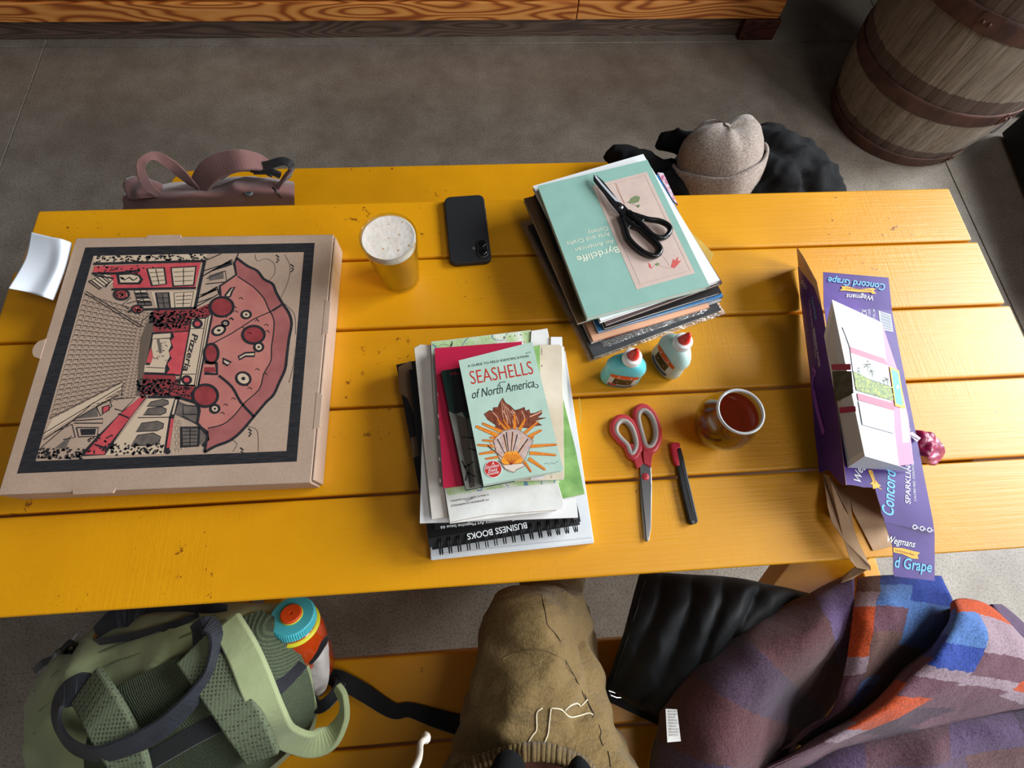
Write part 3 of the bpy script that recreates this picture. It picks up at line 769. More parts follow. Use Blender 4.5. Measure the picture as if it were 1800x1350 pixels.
# ---- glasses
def facing(g, f0=.04):
    lw = g.n('ShaderNodeLayerWeight'); lw.inputs[0].default_value = .5
    return g.math('ADD', g.math('MULTIPLY', g.math('POWER', lw.outputs['Facing'], 4.0), .85), f0)
def glass_mat():
    g = N('clear_glass'); t = g.n('ShaderNodeBsdfTransparent'); t.inputs[0].default_value = (.93, .96, .96, 1)
    gl = g.n('ShaderNodeBsdfGlossy'); gl.inputs['Roughness'].default_value = .04
    mx = g.n('ShaderNodeMixShader')
    g.l(facing(g), mx.inputs[0]); g.l(t.outputs[0], mx.inputs[1]); g.l(gl.outputs[0], mx.inputs[2]); g.l(mx.outputs[0], g.out.inputs[0]); return g.m
def liquid(name, tint, dif, k, rough=.05):
    g = N(name); t = g.n('ShaderNodeBsdfTransparent'); t.inputs[0].default_value = tint
    d = g.n('ShaderNodeBsdfTranslucent'); d.inputs[0].default_value = dif; d2 = g.n('ShaderNodeBsdfDiffuse'); d2.inputs[0].default_value = dif
    a = g.n('ShaderNodeAddShader'); g.l(d.outputs[0], a.inputs[0]); g.l(d2.outputs[0], a.inputs[1])
    m1 = g.n('ShaderNodeMixShader'); m1.inputs[0].default_value = k; g.l(t.outputs[0], m1.inputs[1]); g.l(a.outputs[0], m1.inputs[2])
    gl = g.n('ShaderNodeBsdfGlossy'); gl.inputs['Roughness'].default_value = rough
    mx = g.n('ShaderNodeMixShader')
    g.l(facing(g, .03), mx.inputs[0]); g.l(m1.outputs[0], mx.inputs[1]); g.l(gl.outputs[0], mx.inputs[2]); g.l(mx.outputs[0], g.out.inputs[0]); return g.m
GLASS = glass_mat()
def foam():
    g = N('beer_foam'); v = g.coord(); f = g.noise(v, 60, 5, .7)
    vo = g.n('ShaderNodeTexVoronoi'); vo.inputs['Scale'].default_value = 130; g.l(v, vo.inputs['Vector'])
    big = g.n('ShaderNodeTexVoronoi'); big.inputs['Scale'].default_value = 55; g.l(v, big.inputs['Vector'])
    c = g.ramp(f, [(.3, (214, 202, 190)), (.7, (232, 224, 216))])
    k = g.math('LESS_THAN', big.outputs['Distance'], .10)
    c = g.mix(k, c, lin((196, 150, 110))); g.l(c, g.p.inputs['Base Color']); g.p.inputs['Roughness'].default_value = .7
    g.p.inputs['Subsurface Weight'].default_value = 0
    g.bump(vo.outputs['Distance'], .3, .001); return g.m
def drink(name, c, prof, R_foam, h_liq, liq, label, foam_th=.012, walls=.0022, top=None):
    """prof: outer profile (r, z) from base to rim"""
    e = empty(name, (c.x, c.y, T), label, 'glass')
    p0 = Vector((c.x, c.y, T)); inn = [(max(r - walls, .001), max(z, .007)) for r, z in prof]
    full = [(.001, .0004)] + prof + [(prof[-1][0] - walls / 2, prof[-1][1] + .0012)] + inn[::-1] + [(.001, .007)]
    G().lathe(full, p0, GLASS, 56).build('glass_body', e, smooth=True)
    li = [(.001, .0075)] + [(r - walls - .0004, max(z, .0075)) for r, z in prof if z < h_liq]
    def rad(z):
        for (r0, z0), (r1, z1) in zip(prof, prof[1:]):
            if z0 <= z <= z1: return r0 + (r1 - r0) * (z - z0) / max(z1 - z0, 1e-6)
        return prof[-1][0]
    li += [(rad(h_liq) - walls - .0004, h_liq), (.001, h_liq)]
    G().lathe(li, p0, liq, 48).build('drink', e, smooth=False, label='amber drink')
    return e, rad, p0
cb_ = W(682, 415, T + .118)
e, rad, p0 = drink('pint_glass', cb_, [(.030, .0004), (.0335, .002), (.0345, .012), (.039, .06), (.043, .095), (.0450, .118)], 0, .098,
    liquid('pale_beer', (.98, .78, .07, 1), (.80, .46, .02, 1), .20), 'clear pint glass full of pale golden beer with white foam, right of the pizza box')
fm = foam(); r = rad(.098) - .0028; r2 = rad(.114) - .0026
G().lathe([(r, .0985), (r2, .1148), (r2 * .96, .1144), (r2 * .6, .1136), (.001, .1130)], p0, fm, 48).build('foam', e, smooth=True, label='white foam')
cb_ = W(1302, 723, T + .100)
AMB = liquid('amber_drink', (.60, .10, .005, 1), (.10, .014, .002, 1), .40, .03)
e, rad, p0 = drink('tumbler', cb_, [(.026, .0004), (.031, .002), (.035, .010), (.042, .030), (.0455, .048), (.0445, .062), (.039, .078), (.0335, .090), (.0330, .100)], 0, .084, AMB,
    'small rounded glass of dark amber drink, right of the red scissors', walls=.002)
G().lathe([(.0305, .0985), (.0312, .1012), (.0330, .1022), (.0347, .1010), (.0345, .0985), (.0333, .0975)], p0, mat('thick_glass_rim', (225, 232, 236), .08, spec=.8, alpha=.55), 56).build('rim', e, smooth=True)

# ---- glue bottles
def glue(c, ang, body, label, tintlab, tip):
    e = empty('glue_bottle', (c.x, c.y, T), label, 'bottle', None)
    R_ = Matrix.Rotation(ang, 4, 'Z'); p0 = Vector((c.x, c.y, T))
    sec = [(.0004, .026, .014), (.003, .030, .0165), (.012, .0325, .018), (.026, .0315, .0185), (.038, .0300, .0185), (.046, .0310, .0185), (.056, .0315, .0180), (.066, .0285, .0165), (.074, .0235, .0150), (.080, .0170, .0138), (.083, .0125, .0125)]
    g = G(); vs = []; seg = 36
    for z, a, b in sec:
        for k in range(seg):
            t = 2 * PI * k / seg; cx, sx = math.cos(t), math.sin(t)
            vs.append(p0 + R_ @ Vector((a * math.copysign(abs(cx) ** .85, cx), b * math.copysign(abs(sx) ** .85, sx), z)))
    f = [(i * seg + k, i * seg + (k + 1) % seg, (i + 1) * seg + (k + 1) % seg, (i + 1) * seg + k) for i in range(len(sec) - 1) for k in range(seg)]
    f += [list(range(seg))[::-1], [(len(sec) - 1) * seg + k for k in range(seg)]]
    g.add(vs, f, body); g.build('body', e, smooth=True)
    g = G(); pr = [(.0125, .0832), (.0138, .0834), (.0142, .085), (.0140, .0955), (.0134, .0965), (.0105, .0968), (.0085, .0968), (.001, .0968)]
    g.lathe(pr, p0, flat('white_cap_plastic', (236, 236, 236), .4), 36); cp = g.build('collar', e, smooth=True, bevel=0)
    G().lathe([(.0086, .0969), (.0088, .099), (.0072, .104), (.0048, .113), (.0034, .1175), (.0022, .119), (.001, .1192)], p0, flat('red_nozzle', (226, 48, 38), .4), 24).build('nozzle', e, smooth=True, label='red twist nozzle')
    # label on the broad side, facing -y of the bottle
    def xf(x, y):          # x across, y up, metres
        zz = y; a = b = 0
        for (z0, a0, b0), (z1, a1, b1) in zip(sec, sec[1:]):
            if z0 <= zz <= z1: k = (zz - z0) / (z1 - z0); a = a0 + (a1 - a0) * k; b = b0 + (b1 - b0) * k
        q = min(1, abs(x) / a); st = (1 - q ** (2 / .85)) ** (.85 / 2)
        return p0 + R_ @ Vector((x, -b * st - .0002, zz))
    P = Pr((0, 0, 0), R_ @ Vector((0, -1, 0)), xf=xf); P.eps = 8e-5
    def patchrow(fn0, fn1, x0, x1, mt, L, n=14, m=5):
        vs = []; 
        for j in range(m + 1):
            for i in range(n + 1):
                x = x0 + (x1 - x0) * i / n; y = fn0(x) + (fn1(x) - fn0(x)) * j / m; vs.append(P.P(x, y, L))
        P.g.add(vs, [(j * (n + 1) + i, j * (n + 1) + i + 1, (j + 1) * (n + 1) + i + 1, (j + 1) * (n + 1) + i) for j in range(m) for i in range(n)], mt)
    arc = lambda k, c0: (lambda x: c0 - k * x * x)
    patchrow(lambda x: .009 + 6 * x * x, lambda x: .058 - 10 * x * x, -.0225, .0225, flat('label_pale', (206, 214, 214), .4), 0)
    patchrow(lambda x: .046 - 4 * x * x, lambda x: .058 - 10 * x * x, -.0225, .0225, flat('label_orange', (222, 82, 28), .4), 1)
    patchrow(lambda x: .022, lambda x: .0445, -.0150, .0150, flat('label_dark', (40, 34, 26), .4), 1)
    patchrow(lambda x: .008 + 6 * x * x, lambda x: .0185 + 6 * x * x, -.0205, .0205, flat('label_blue', tintlab, .4), 1)
    P.text("ELMER'S", (-.011, .048), (.011, .048), .0052, WHITE, 3, bold=.03)
    P.text('Washable', (-.012, .0375), (.012, .0375), .0048, WHITE, 3, bold=.01)
    P.text('CLEAR', (-.009, .0300), (.009, .0300), .0048, OFFW, 3, bold=.02)
    P.text('School Glue', (-.0125, .0235), (.0125, .0235), .0042, OFFW, 3)
    P.text('5 FL OZ  147 mL', (-.012, .0125), (.012, .0125), .0026, OFFW, 3)
    if tip: patchrow(lambda x: .0155, lambda x: .0215, -.0190, -.0080, flat('label_red', (206, 40, 44), .4), 4, 6, 2)
    for i, v in enumerate(P.g.v): pass
    P.build('printed_label', e, 'orange, black and blue paper label')
    return e
def gm(name, c, tr):
    g = N(name); p = g.p; p.inputs['Base Color'].default_value = lin(c); p.inputs['Roughness'].default_value = .28
    p.inputs['Transmission Weight'].default_value = 0; p.inputs['Subsurface Weight'].default_value = .5
    p.inputs['Subsurface Radius'].default_value = (.02, .03, .03); p.inputs['Subsurface Scale'].default_value = .5
    return g.m
c1 = W(1083, 668, T); c2 = W(1166, 650, T)
glue(Vector((.226, .290, 0)), math.radians(-10), gm('teal_glue', (104, 204, 212), .1), 'teal glue bottle with red nozzle, label facing the viewer, left of the pale one', (70, 92, 140), True)
glue(Vector((.308, .312, 0)), math.radians(-66), gm('clear_glue', (196, 222, 218), .1), 'pale clear glue bottle with red nozzle, label turned left, beside the teal bottle', (40, 74, 120), False)

# ---- red scissors
def fz(ox, oy, sc, z): return lambda x, y, dz=0: W(ox + x / sc, oy + y / sc, z + dz)
Q = fz(1000, 540, 3.215, T + .006)
RED = flat('coral_red_plastic', (196, 56, 66), .45); LIN = flat('grey_liner', (176, 168, 162), .5)
rs = empty('red_scissors', (*Q(430, 900).xy, T), 'scissors with coral red and grey handles and steel blades on the bare table', 'scissors')
lp1 = [(395, 790), (372, 690), (330, 636), (285, 630), (256, 662), (256, 705), (285, 745), (330, 790), (362, 850)]
lp2 = [(430, 800), (404, 720), (382, 640), (382, 590), (412, 566), (450, 582), (484, 630), (502, 700), (498, 760), (470, 805)]
def handle(lp, sh, nm, mt):
    g = G(); g.tube(cr([Q(x, y) for x, y in lp], 5, True), .0066, mt, 10, True, flat=.85, up=(0, 0, 1))
    g.prism([Q(x, y, .0045) for x, y in sh], (0, 0, -.009), mt); return g.build(nm, rs, smooth=False, bevel=.002, bseg=3)
h1 = handle(lp1, [(330, 775), (402, 770), (412, 850), (420, 885), (390, 912), (368, 850)], 'handle', RED)
h2 = handle(lp2, [(425, 780), (490, 785), (470, 850), (466, 903), (425, 880), (420, 830)], 'handle', RED)
for lp, h, k in ((lp1, h1, .86), (lp2, h2, .86)):
    cx = sum(p[0] for p in lp) / len(lp); cy = sum(p[1] for p in lp) / len(lp)
    g = G(); g.tube(cr([Q(cx + (x - cx) * .80, cy + (y - cy) * .84, .0012) for x, y in lp], 5, True), .0042, LIN, 8, True, flat=1.5, up=(0, 0, 1)); g.build('liner', h, smooth=True, label='grey soft liner')
G().prism([Q(x, y, -.0005) for x, y in ((402, 900), (424, 878), (464, 905), (468, 1010), (464, 1250), (452, 1318), (440, 1327), (434, 1240), (414, 1030))], (0, 0, -.0016), STEEL).build('blade', rs, bevel=.0003)
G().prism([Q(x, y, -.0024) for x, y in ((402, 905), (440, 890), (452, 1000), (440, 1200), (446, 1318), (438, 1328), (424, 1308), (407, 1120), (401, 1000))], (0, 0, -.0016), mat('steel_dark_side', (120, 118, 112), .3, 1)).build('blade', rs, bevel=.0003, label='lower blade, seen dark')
G().lathe([(.001, .0026), (.0045, .0024), (.0056, .001), (.0058, -.003)], Q(433, 958), RED, 20).build('pivot_screw', rs, smooth=True, label='round red pivot')
P = Pr((0, 0, T + .0055), org=(1000, 540, 3.215)); P.text('STAINLESS', (452, 918), (414, 912), .0016, INKG, 1); P.text('STEEL', (448, 930), (420, 926), .0016, INKG, 1); P.build('stamp', rs)

# ---- box cutter
Q = fz(1000, 540, 3.215, T + .009)
bc = empty('box_cutter', (*Q(650, 1000).xy, T), 'slim black box cutter with a red end, lying right of the red scissors', 'cutter')
G().prism([Q(x, y) for x, y in ((612, 800), (634, 792), (650, 850), (733, 1205), (727, 1220), (692, 1231), (682, 1216), (640, 1040), (614, 900))], (0, 0, -.0085), BLACK).build('body', bc, bevel=.0018, bseg=3)
G().prism([Q(x, y, .0008) for x, y in ((577, 775), (588, 764), (616, 762), (630, 770), (632, 792), (612, 800), (628, 888), (622, 897), (607, 895), (592, 860))], (0, 0, -.009), flat('crimson_plastic', (186, 24, 52), .4)).build('end_cap', bc, bevel=.0018, bseg=3, label='crimson end and slider')
G().prism([Q(x, y, .0006) for x, y in ((636, 880), (644, 878), (704, 1150), (698, 1152))], (0, 0, -.0006), mat('cutter_groove', (60, 60, 64), .3)).build('slide_groove', bc)
G().lathe([(.001, .001), (.002, .001), (.0022, 0)], Q(701, 1215), STEEL, 12).build('rivet', bc)

# =================================================================== NEAR STACK
LB = 'in the near stack under the seashell guide'
# bottom hardback
q = rect((757, 982), (1044, 952), .768, .305)
t = empty('hardback_book', sum(q, Vector()) / 4 - Vector((0, 0, .018)), 'large white hardback at the very bottom of the near stack', 'book')
WB = flat('white_book_cloth', (232, 235, 238), .5, var=(222, 226, 230), nscale=10)
G().prism(q, (0, 0, -.0025), WB).build('front_cover', t, bevel=.0008)
G().prism(lower(shrink(q, .003, (0, 1, 1, 1)), .0026), (0, 0, -.0125), PAGES).build('page_block', t)
G().prism(lower(q, .0152), (0, 0, -.0025), WB).build('back_cover', t, bevel=.0008)
a, b = q[0], q[1]; e_ = (b - a).normalized(); o_ = Vector((e_.y, -e_.x, 0))
G().prism([a, a + o_ * .002, b + o_ * .002, b], (0, 0, -.0175), WB).build('spine', t, bevel=.0008)
P = Pr(q[0]); 
P.line([(770, 973), (1040, 945)], .0012, flat('hinge_groove', (196, 200, 206), .6), 1)
P.line([(1018, 700), (1021, 722), (1020, 745)], .0015, flat('gold_print', (196, 176, 90), .5), 1); P.build('cover_print', t)
# dark picture book to the left
DP = flat('dark_photo_print', (30, 20, 20), .35, var=(16, 12, 14), nscale=9)
qa = W(746, 908, .7785); qb = W(697, 641, .7785); e_ = (qb - qa).normalized(); n_ = Vector((e_.y, -e_.x, 0))
q = [qa, qa + n_ * .21, qb + n_ * .21, qb]
t = booklet('picture_book', q, .010, DP, 'dark picture book with tan and black cover jutting out left of the near stack', 'book', spine=3)
P = Pr(qa); TAN = flat('tan_print', (120, 92, 66), .5)
P.poly([(700, 645), (722, 634), (736, 700), (730, 735), (716, 700), (702, 690)], TAN, 1); P.poly([(722, 770), (736, 765), (738, 800), (726, 805)], TAN, 1); P.build('cover_print', t)
# spiral notebook
q = rect((754, 962), (1021, 917), .7915, .265); NB = flat('black_notebook_cover', (24, 25, 28), .5, bump=.1, bscale=400)
c = sum(q, Vector()) / 4
t = empty('spiral_notebook', c - Vector((0, 0, .0125)), 'black spiral notebook with wire rings along its near edge in the near stack', 'notebook')
qs = shrink(q, .002, (1, 0, 0, 0))
G().prism(q, (0, 0, -.0009), NB).build('front_cover', t, bevel=.0003)
G().prism(lower(shrink(q, .003), .001), (0, 0, -.0105), PAGES).build('page_block', t)
qd = lower(rect((758, 966), (1022, 921), .7915, .265), .0116)
G().prism(qd, (0, 0, -.0009), NB).build('back_cover', t, bevel=.0003)
a, b = q[0], q[1]; e_ = (b - a).normalized(); o_ = Vector((e_.y, -e_.x, 0)); L = (b - a).length
WIRE = mat('black_wire', (22, 22, 24), .25, .6)
ring0 = None
for k in range(16):
    s = a + e_ * (.014 + (L - .024) * k / 15) - Vector((0, 0, .006))
    if ring0 is None:
        g = G()
        for dx in (0, .0032):
            pts = [s + e_ * dx - o_ * .002 + (o_ * (math.cos(t_) * .0125 + .002) + Vector((0, 0, 1)) * math.sin(t_) * .0085) for t_ in [-2.5 + 5.0 * i / 16 for i in range(17)]]
            g.tube(pts, .00075, WIRE, 6)
        ring0 = g.build('wire_ring', t, smooth=True); s0 = s
    else:
        r = ring0.copy(); COL.objects.link(r); r.parent = t; r.location = ring0.location + (s - s0)
g = G()
for k in range(16):
    s = a + e_ * (.0135 + (L - .024) * k / 15) - o_ * .0075 + Vector((0, 0, .0001)); g.prism([s, s + e_ * .0045, s + e_ * .0045 - o_ * .003, s - o_ * .003], (0, 0, -.00005), flat('punched_hole', (4, 4, 4), .8))
g.build('punched_holes', t, kind='stuff')
# business book
q = rect((752, 946), (1012, 900), .7975, .255)
t = booklet('paperback_book', q, .0055, flat('glossy_black_cover', (18, 18, 20), .3), 'black paperback with white lettering upside down, right above the spiral notebook', 'book', spine=1)
P = Pr(q[0]); P.text('BUSINESS BOOKS', (925, 918), (820.5, 938.5), .0085, WHITE, 2, bold=.012); P.build('cover_lettering', t, 'white lettering')
# art magazine
q = rect((764, 930.5), (1017, 905), .8035, .262)
t = booklet('art_magazine', q, .0055, flat('magazine_black', (28, 26, 28), .35), 'black art magazine with small white lettering along its near edge, under the white folder', 'magazine', spine=0)
P = Pr(q[0]); P.text('Contemporary Art Magazine Issue 66', (905, 910.5), (774, 925), .0042, WHITE, 2, bold=.01); P.line([(1008, 912), (1013, 911), (1013, 892)], .003, INKG, 1); P.build('cover_lettering', t, 'small white lettering')
# white folder
q = rect((738, 919), (1016, 909), .8095, .262)
t = booklet('white_folder', q, .0055, flat('white_card', (238, 236, 236), .45), 'plain white folder under the folded maps of the near stack', 'folder', spine=0)
# green topographic map on the right
def topo():
    g = N('topographic_map'); v = g.coord(); a = g.noise(v, 26, 3, .6); wv = g.math('FRACT', g.math('MULTIPLY', a, 16))
    zn = g.noise(v, 9, 3); c = g.ramp(zn, [(.35, (176, 208, 142)), (.5, (186, 214, 158)), (.56, (232, 236, 226)), (.64, (182, 212, 150))])
    c = g.mix(g.math('MULTIPLY', g.math('LESS_THAN', wv, .14), .5), c, lin((146, 132, 92)))
    bl = g.noise(v, 15, 2); c = g.mix(g.math('MULTIPLY', g.math('LESS_THAN', g.math('ABSOLUTE', g.math('SUBTRACT', bl, .5)), .006), .8), c, lin((70, 120, 170)))
    g.l(c, g.p.inputs['Base Color']); g.p.inputs['Roughness'].default_value = .7; g.bump(g.noise(v, 60, 4), .15, .001); return g.m
TOPO = topo(); TOPOG = mat('green_map_paper', (150, 192, 112), .7, var=(112, 158, 84), nscale=38)
CREASE = mat('creased_map_paper', (236, 236, 232), .75, var=(212, 210, 204), nscale=16, bump=.5, bscale=28)
def folded(name, pts, z, th, mt, label, edge=None, n=3, cat='map'):
    c = sum((W(x, y, z) for x, y in pts), Vector()) / len(pts); c.z = z - th
    e = empty(name, c, label, cat); rr_ = random.Random(int(z * 9999))
    for k in range(n):
        zz = z - th * k / n; d = .0008 * k
        top = [W(x, y, zz) for x, y in pts]; cc = sum(top, Vector()) / len(top)
        top = [p + (p - cc).normalized() * rr_.uniform(-.0015, .001) * (k > 0) for p in top]
        G().prism(top, (0, 0, -(th / n - .00025)), mt if k == 0 else (edge or OFFW)).build('folded_layer', e, bevel=.0003, bseg=1)
    return e
folded('folded_map', [(1028, 868), (986, 877), (905, 880), (880, 640), (980, 618), (990, 700), (1012, 790)], .8135, .0035, TOPOG, 'bright green map sheet sticking out at the right of the near stack')
folded('folded_map', [(728, 612), (738, 606), (764, 607), (850, 610), (850, 900), (788, 909), (759, 912.5), (745, 780)], .8175, .0035, OFFW, 'tall blank off-white folded map on the left side of the near stack', n=4)
m2 = folded('folded_map', [(757.5, 601), (932, 580), (940, 598), (975, 830), (991, 885), (989, 892), (978, 898), (791, 920), (781, 856), (762, 700)], .8225, .0045, CREASE, 'creased white and green mountain map with small upside-down lettering below the seashell guide', n=5)
P = Pr((0, 0, .8225)); P.poly([(758.5, 602), (931, 581), (940, 620), (768, 650)], TOPO, 1)
P.poly([(776, 820), (960, 820), (985, 848), (880, 858), (789, 871), (784, 862)], TOPO, 1)
P.text('MT JEFFERSON QUADRANGLE', (859, 876.5), (793, 888), .0026, INK, 3); P.text('OREGON', (832, 874), (818, 879), .0024, INK, 3); P.text('15 MINUTE SERIES (TOPOGRAPHIC)', (859, 868), (792, 879.5), .0024, INK, 3)
for k, ch in enumerate('146320'): P.text(ch, (885 + 9.5 * k, 595 - 1.6 * k), (888.5 + 9.5 * k, 594.4 - 1.6 * k), .0028, INKG, 3)
P.line([(765, 615), (775, 606), (786, 606), (795, 612), (800, 618)], .0005, INK, 3, sm=4); P.line([(795, 600), (794, 608)], .0014, INK, 3); P.line([(793, 604), (792, 612)], .0014, INK, 3)
P.line([(792, 918), (860, 905), (978, 897)], .0005, flat('frayed_brown_edge', (150, 110, 70), .8), 2); P.build('map_print', m2)
folded('folded_map', [(934, 582), (962, 577), (967, 601), (966, 640), (930, 640)], .8250, .0020, CREASE, 'small grey-white crumpled paper corner at the far end of the near stack', n=2, cat='paper')
folded('paper_sheet', [(968, 592), (988, 592), (990, 640), (968, 640)], .8275, .0020, flat('white_sheet', (236, 236, 238), .6), 'plain white paper corner beside the crumpled one at the far end of near stack', n=1, cat='paper')
TANP = mat('stained_cream_paper', (226, 214, 194), .75, var=(200, 184, 160), nscale=10, bump=.25, bscale=30)
m3 = folded('folded_map', [(948, 606), (984, 606), (988, 609), (992, 838), (990, 843), (900, 846), (890, 700), (900, 640)], .8300, .0024, TANP, 'stained cream folded map peeking out right of the seashell guide', n=3)
P = Pr((0, 0, .8300)); P.poly([(936, 609), (949, 607), (949, 663), (945, 650)], TOPOG, 1)
P.text('7.5 MINUTE', (951, 611), (951, 624), .0022, INKG, 2); P.text('9', (951, 641), (951, 645), .0022, INKG, 2); P.text('O L D', (968, 829), (967, 840), .003, INKG, 2); P.build('map_print', m3)
# magenta booklet
q = [W(780, 857.5, .8345), W(957, 837, .8345), W(921, 600, .8345), W(764.5, 612, .8345)]
MAG = flat('crimson_card', (196, 18, 66), .55)
t = booklet('crimson_booklet', q, .0040, MAG, 'thin plain crimson booklet stitched along its left edge, under the dark green paperback', 'booklet', spine=3)
P = Pr(q[0]); P.line([(918.5, 601), (932, 690)], .003, WHITE, 1); P.line([(933, 842), (957, 838)], .003, WHITE, 1)
for k in range(5): P.line([(775 + k * 1.1 - 8 + 2, 690 + k * 38), (776 + k * 1.1 - 8 + 2, 696 + k * 38)], .0006, flat('thread', (235, 200, 190), .8), 2)
P.build('stitching', t)
# dark paperback
q = [W(818.5, 861.5, .8425), W(905, 845, .8425), W(880, 634, .8425), W(776, 652, .8425)]
DG = flat('dark_green_cover', (30, 58, 50), .35, var=(20, 42, 38), nscale=14)
t = booklet('green_paperback', q, .0075, DG, 'dark green and black paperback showing left of the seashell guide on top of it', 'book', spine=3)
P = Pr(q[0]); P.poly([(792, 650), (880, 634), (885, 700), (800, 730), (796, 690)], flat('black_print', (16, 16, 18), .35), 1)
P.poly([(789, 723), (800, 728), (812, 724), (818, 736), (860, 730), (880, 840), (840, 858), (819, 861), (802, 780)], flat('grey_photo_print', (150, 148, 142), .5, var=(110, 108, 102), nscale=25), 2)
P.poly([(801, 728), (822, 736), (835, 855), (826, 858), (812, 790)], flat('dark_taupe_print', (84, 74, 64), .5), 3)
for l in ([(812, 768), (834, 770)], [(822, 788), (836, 792)], [(812, 810), (822, 830), (818, 845)], [(816, 822), (832, 812)], [(820, 830), (836, 838)], [(824, 815), (826, 850)]): P.line(l, .0022, INK, 4)
P.text('Motion', (793, 661), (830, 655), .006, flat('red_print', (150, 30, 40), .5), 4); P.build('cover_print', t)
# the seashell guide
ZS = .8580
q = [W(850.5, 852, ZS), W(990, 826, ZS), W(935.5, 601, ZS), W(807, 633.5, ZS)]
AQ = flat('pale_aqua_cover', (188, 214, 200), .45, var=(178, 206, 190), nscale=40)
t = booklet('seashell_guide', q, .0150, AQ, 'pale green seashell guide with an orange and brown shell, topmost of the near stack', 'book', spine=3, back=AQ)
P = Pr(q[0], org=(680, 560, 3.0675)); SR = flat('title_red', (196, 44, 36), .5); DI = flat('title_dark', (34, 50, 52), .5)
P.text('A GUIDE TO FIELD IDENTIFICATION', (438, 263), (765, 208), .0038, DI, 1, bold=.004)
P.text('$5.95', (750, 190), (776, 184), .0018, DI, 1)
P.text('SEASHELLS', (456, 355), (793, 298), .0215, SR, 1, bold=-.006)
P.text('of North America', (462, 432), (800, 368), .0135, DI, 1, shear=.35)
P.line([(797, 368), (812, 374), (816, 360), (802, 354)], .0009, DI, 1, sm=4); P.line([(598, 368), (612, 345), (640, 342)], .001, DI, 1, sm=4)
BR = flat('shell_brown', (110, 48, 30), .5, var=(140, 70, 44), nscale=130); BRL = flat('shell_stripe', (222, 170, 138), .5); ORA = flat('shell_orange', (238, 138, 24), .5, var=(248, 170, 50), nscale=200); ORD = flat('shell_dark_orange', (190, 82, 20), .5); FAN = flat('shell_mauve', (186, 158, 156), .5, var=(214, 190, 176), nscale=160); SK = flat('shell_outline', (66, 34, 26), .5)
whelk = [(525, 515), (555, 495), (572, 500), (575, 480), (600, 478), (612, 450), (625, 428), (640, 455), (665, 470), (690, 495), (712, 490), (742, 478), (748, 498), (768, 490), (772, 512), (800, 510), (838, 492), (835, 515), (812, 535), (860, 535), (800, 552), (838, 575), (795, 580), (760, 590), (700, 585), (640, 600), (575, 600), (590, 575), (545, 545)]
P.poly(whelk, BR, 1); P.line(whelk, .0006, SK, 2, True)
for k in range(9): P.line([(545 + 26 * k, 510 - 18 * math.sin(k / 3)), (575 + 24 * k, 530 + 8 * math.sin(k)), (585 + 22 * k, 575)], .0011 if k % 2 else .0006, BRL if k % 2 else SK, 2, sm=3)
for k in range(6): P.line([(620 + 8 * k, 445 + 10 * k), (625 + 14 * k, 520), (640 + 14 * k, 570)], .0007, BRL, 2, sm=3)
P.line([(770, 530), (815, 512), (838, 496)], .0016, BRL, 2)
spk = [((620, 640), (485, 580), 17), ((640, 620), (520, 565), 14), ((600, 690), (492, 680), 11), ((600, 715), (502, 728), 12), ((610, 745), (535, 755), 10), ((655, 610), (600, 545), 11), ((665, 600), (632, 545), 10), ((690, 600), (692, 520), 14), ((710, 610), (748, 545), 14), ((730, 630), (815, 560), 12), ((740, 650), (832, 605), 14), ((760, 690), (912, 682), 13), ((770, 725), (908, 738), 13), ((765, 755), (850, 815), 14), ((740, 770), (775, 825), 10), ((745, 700), (790, 640), 10), ((640, 650), (560, 640), 12), ((630, 665), (520, 655), 10)]
for a_, b_, wd in spk:
    dx, dy = b_[0] - a_[0], b_[1] - a_[1]; l = math.hypot(dx, dy); wd *= 1.35; nx, ny = -dy / l * wd / 2, dx / l * wd / 2
    pl = [(a_[0] - nx, a_[1] - ny), (b_[0] - nx * .8, b_[1] - ny * .8), (b_[0] + dx / l * 6, b_[1] + dy / l * 6), (b_[0] + nx * .3, b_[1] + ny * .3), (a_[0] + nx, a_[1] + ny)]
    P.poly(pl, ORA, 3); P.line(pl, .0006, ORD, 4, True); P.line([a_, b_], .0007, ORD, 4)
fan = [(610, 760), (590, 720), (575, 660), (600, 630), (625, 610), (650, 600), (680, 595), (710, 598), (735, 615), (765, 640), (790, 660), (770, 700), (745, 760), (725, 780), (690, 790), (650, 790)]
P.poly(fan, FAN, 5); P.line(fan, .0005, SK, 6, True)
for k in range(17):
    an = -2.7 + 2.25 * k / 16; P.line([(665, 785), (665 + 150 * math.cos(an) * (.75 + .25 * math.sin(k * 1.1)), 775 + 165 * math.sin(an))], (.0005, .0016), SK if k % 2 else BRL, 6)
P.poly([(640, 720), (700, 715), (735, 760), (725, 785), (690, 795), (640, 795), (615, 770)], ORA, 7)
for k in range(9): P.line([(668, 790), (630 + 12 * k, 725 + 4 * abs(k - 4))], .0007, ORD, 8)
P.poly([(600, 765), (630, 790), (730, 780), (745, 795), (700, 815), (685, 830), (660, 825), (640, 810)], flat('shell_white', (226, 210, 196), .5), 8); P.line([(600, 765), (630, 790), (730, 780), (745, 795), (700, 815), (685, 830), (640, 812), (600, 765)], .0008, BR, 9)
P.ring((573, 812), 48, 47, WHITE, 9); P.ring((573, 812), 45, 44, SR, 10)
for s_, a_, b_ in (('A', (565, 790), (580, 787)), ('Golden', (534, 812), (606, 798)), ('Field', (548, 829), (598, 820)), ('Guide', (545, 846), (606, 834))): P.text(s_, a_, b_, .0042, WHITE, 11, shear=.3)
P.line([(848, 785), (862, 778), (875, 786), (890, 776), (902, 784), (925, 768)], .0004, flat('signature_blue', (60, 100, 130), .5), 1); P.build('cover_print', t, 'title lettering and shell picture')

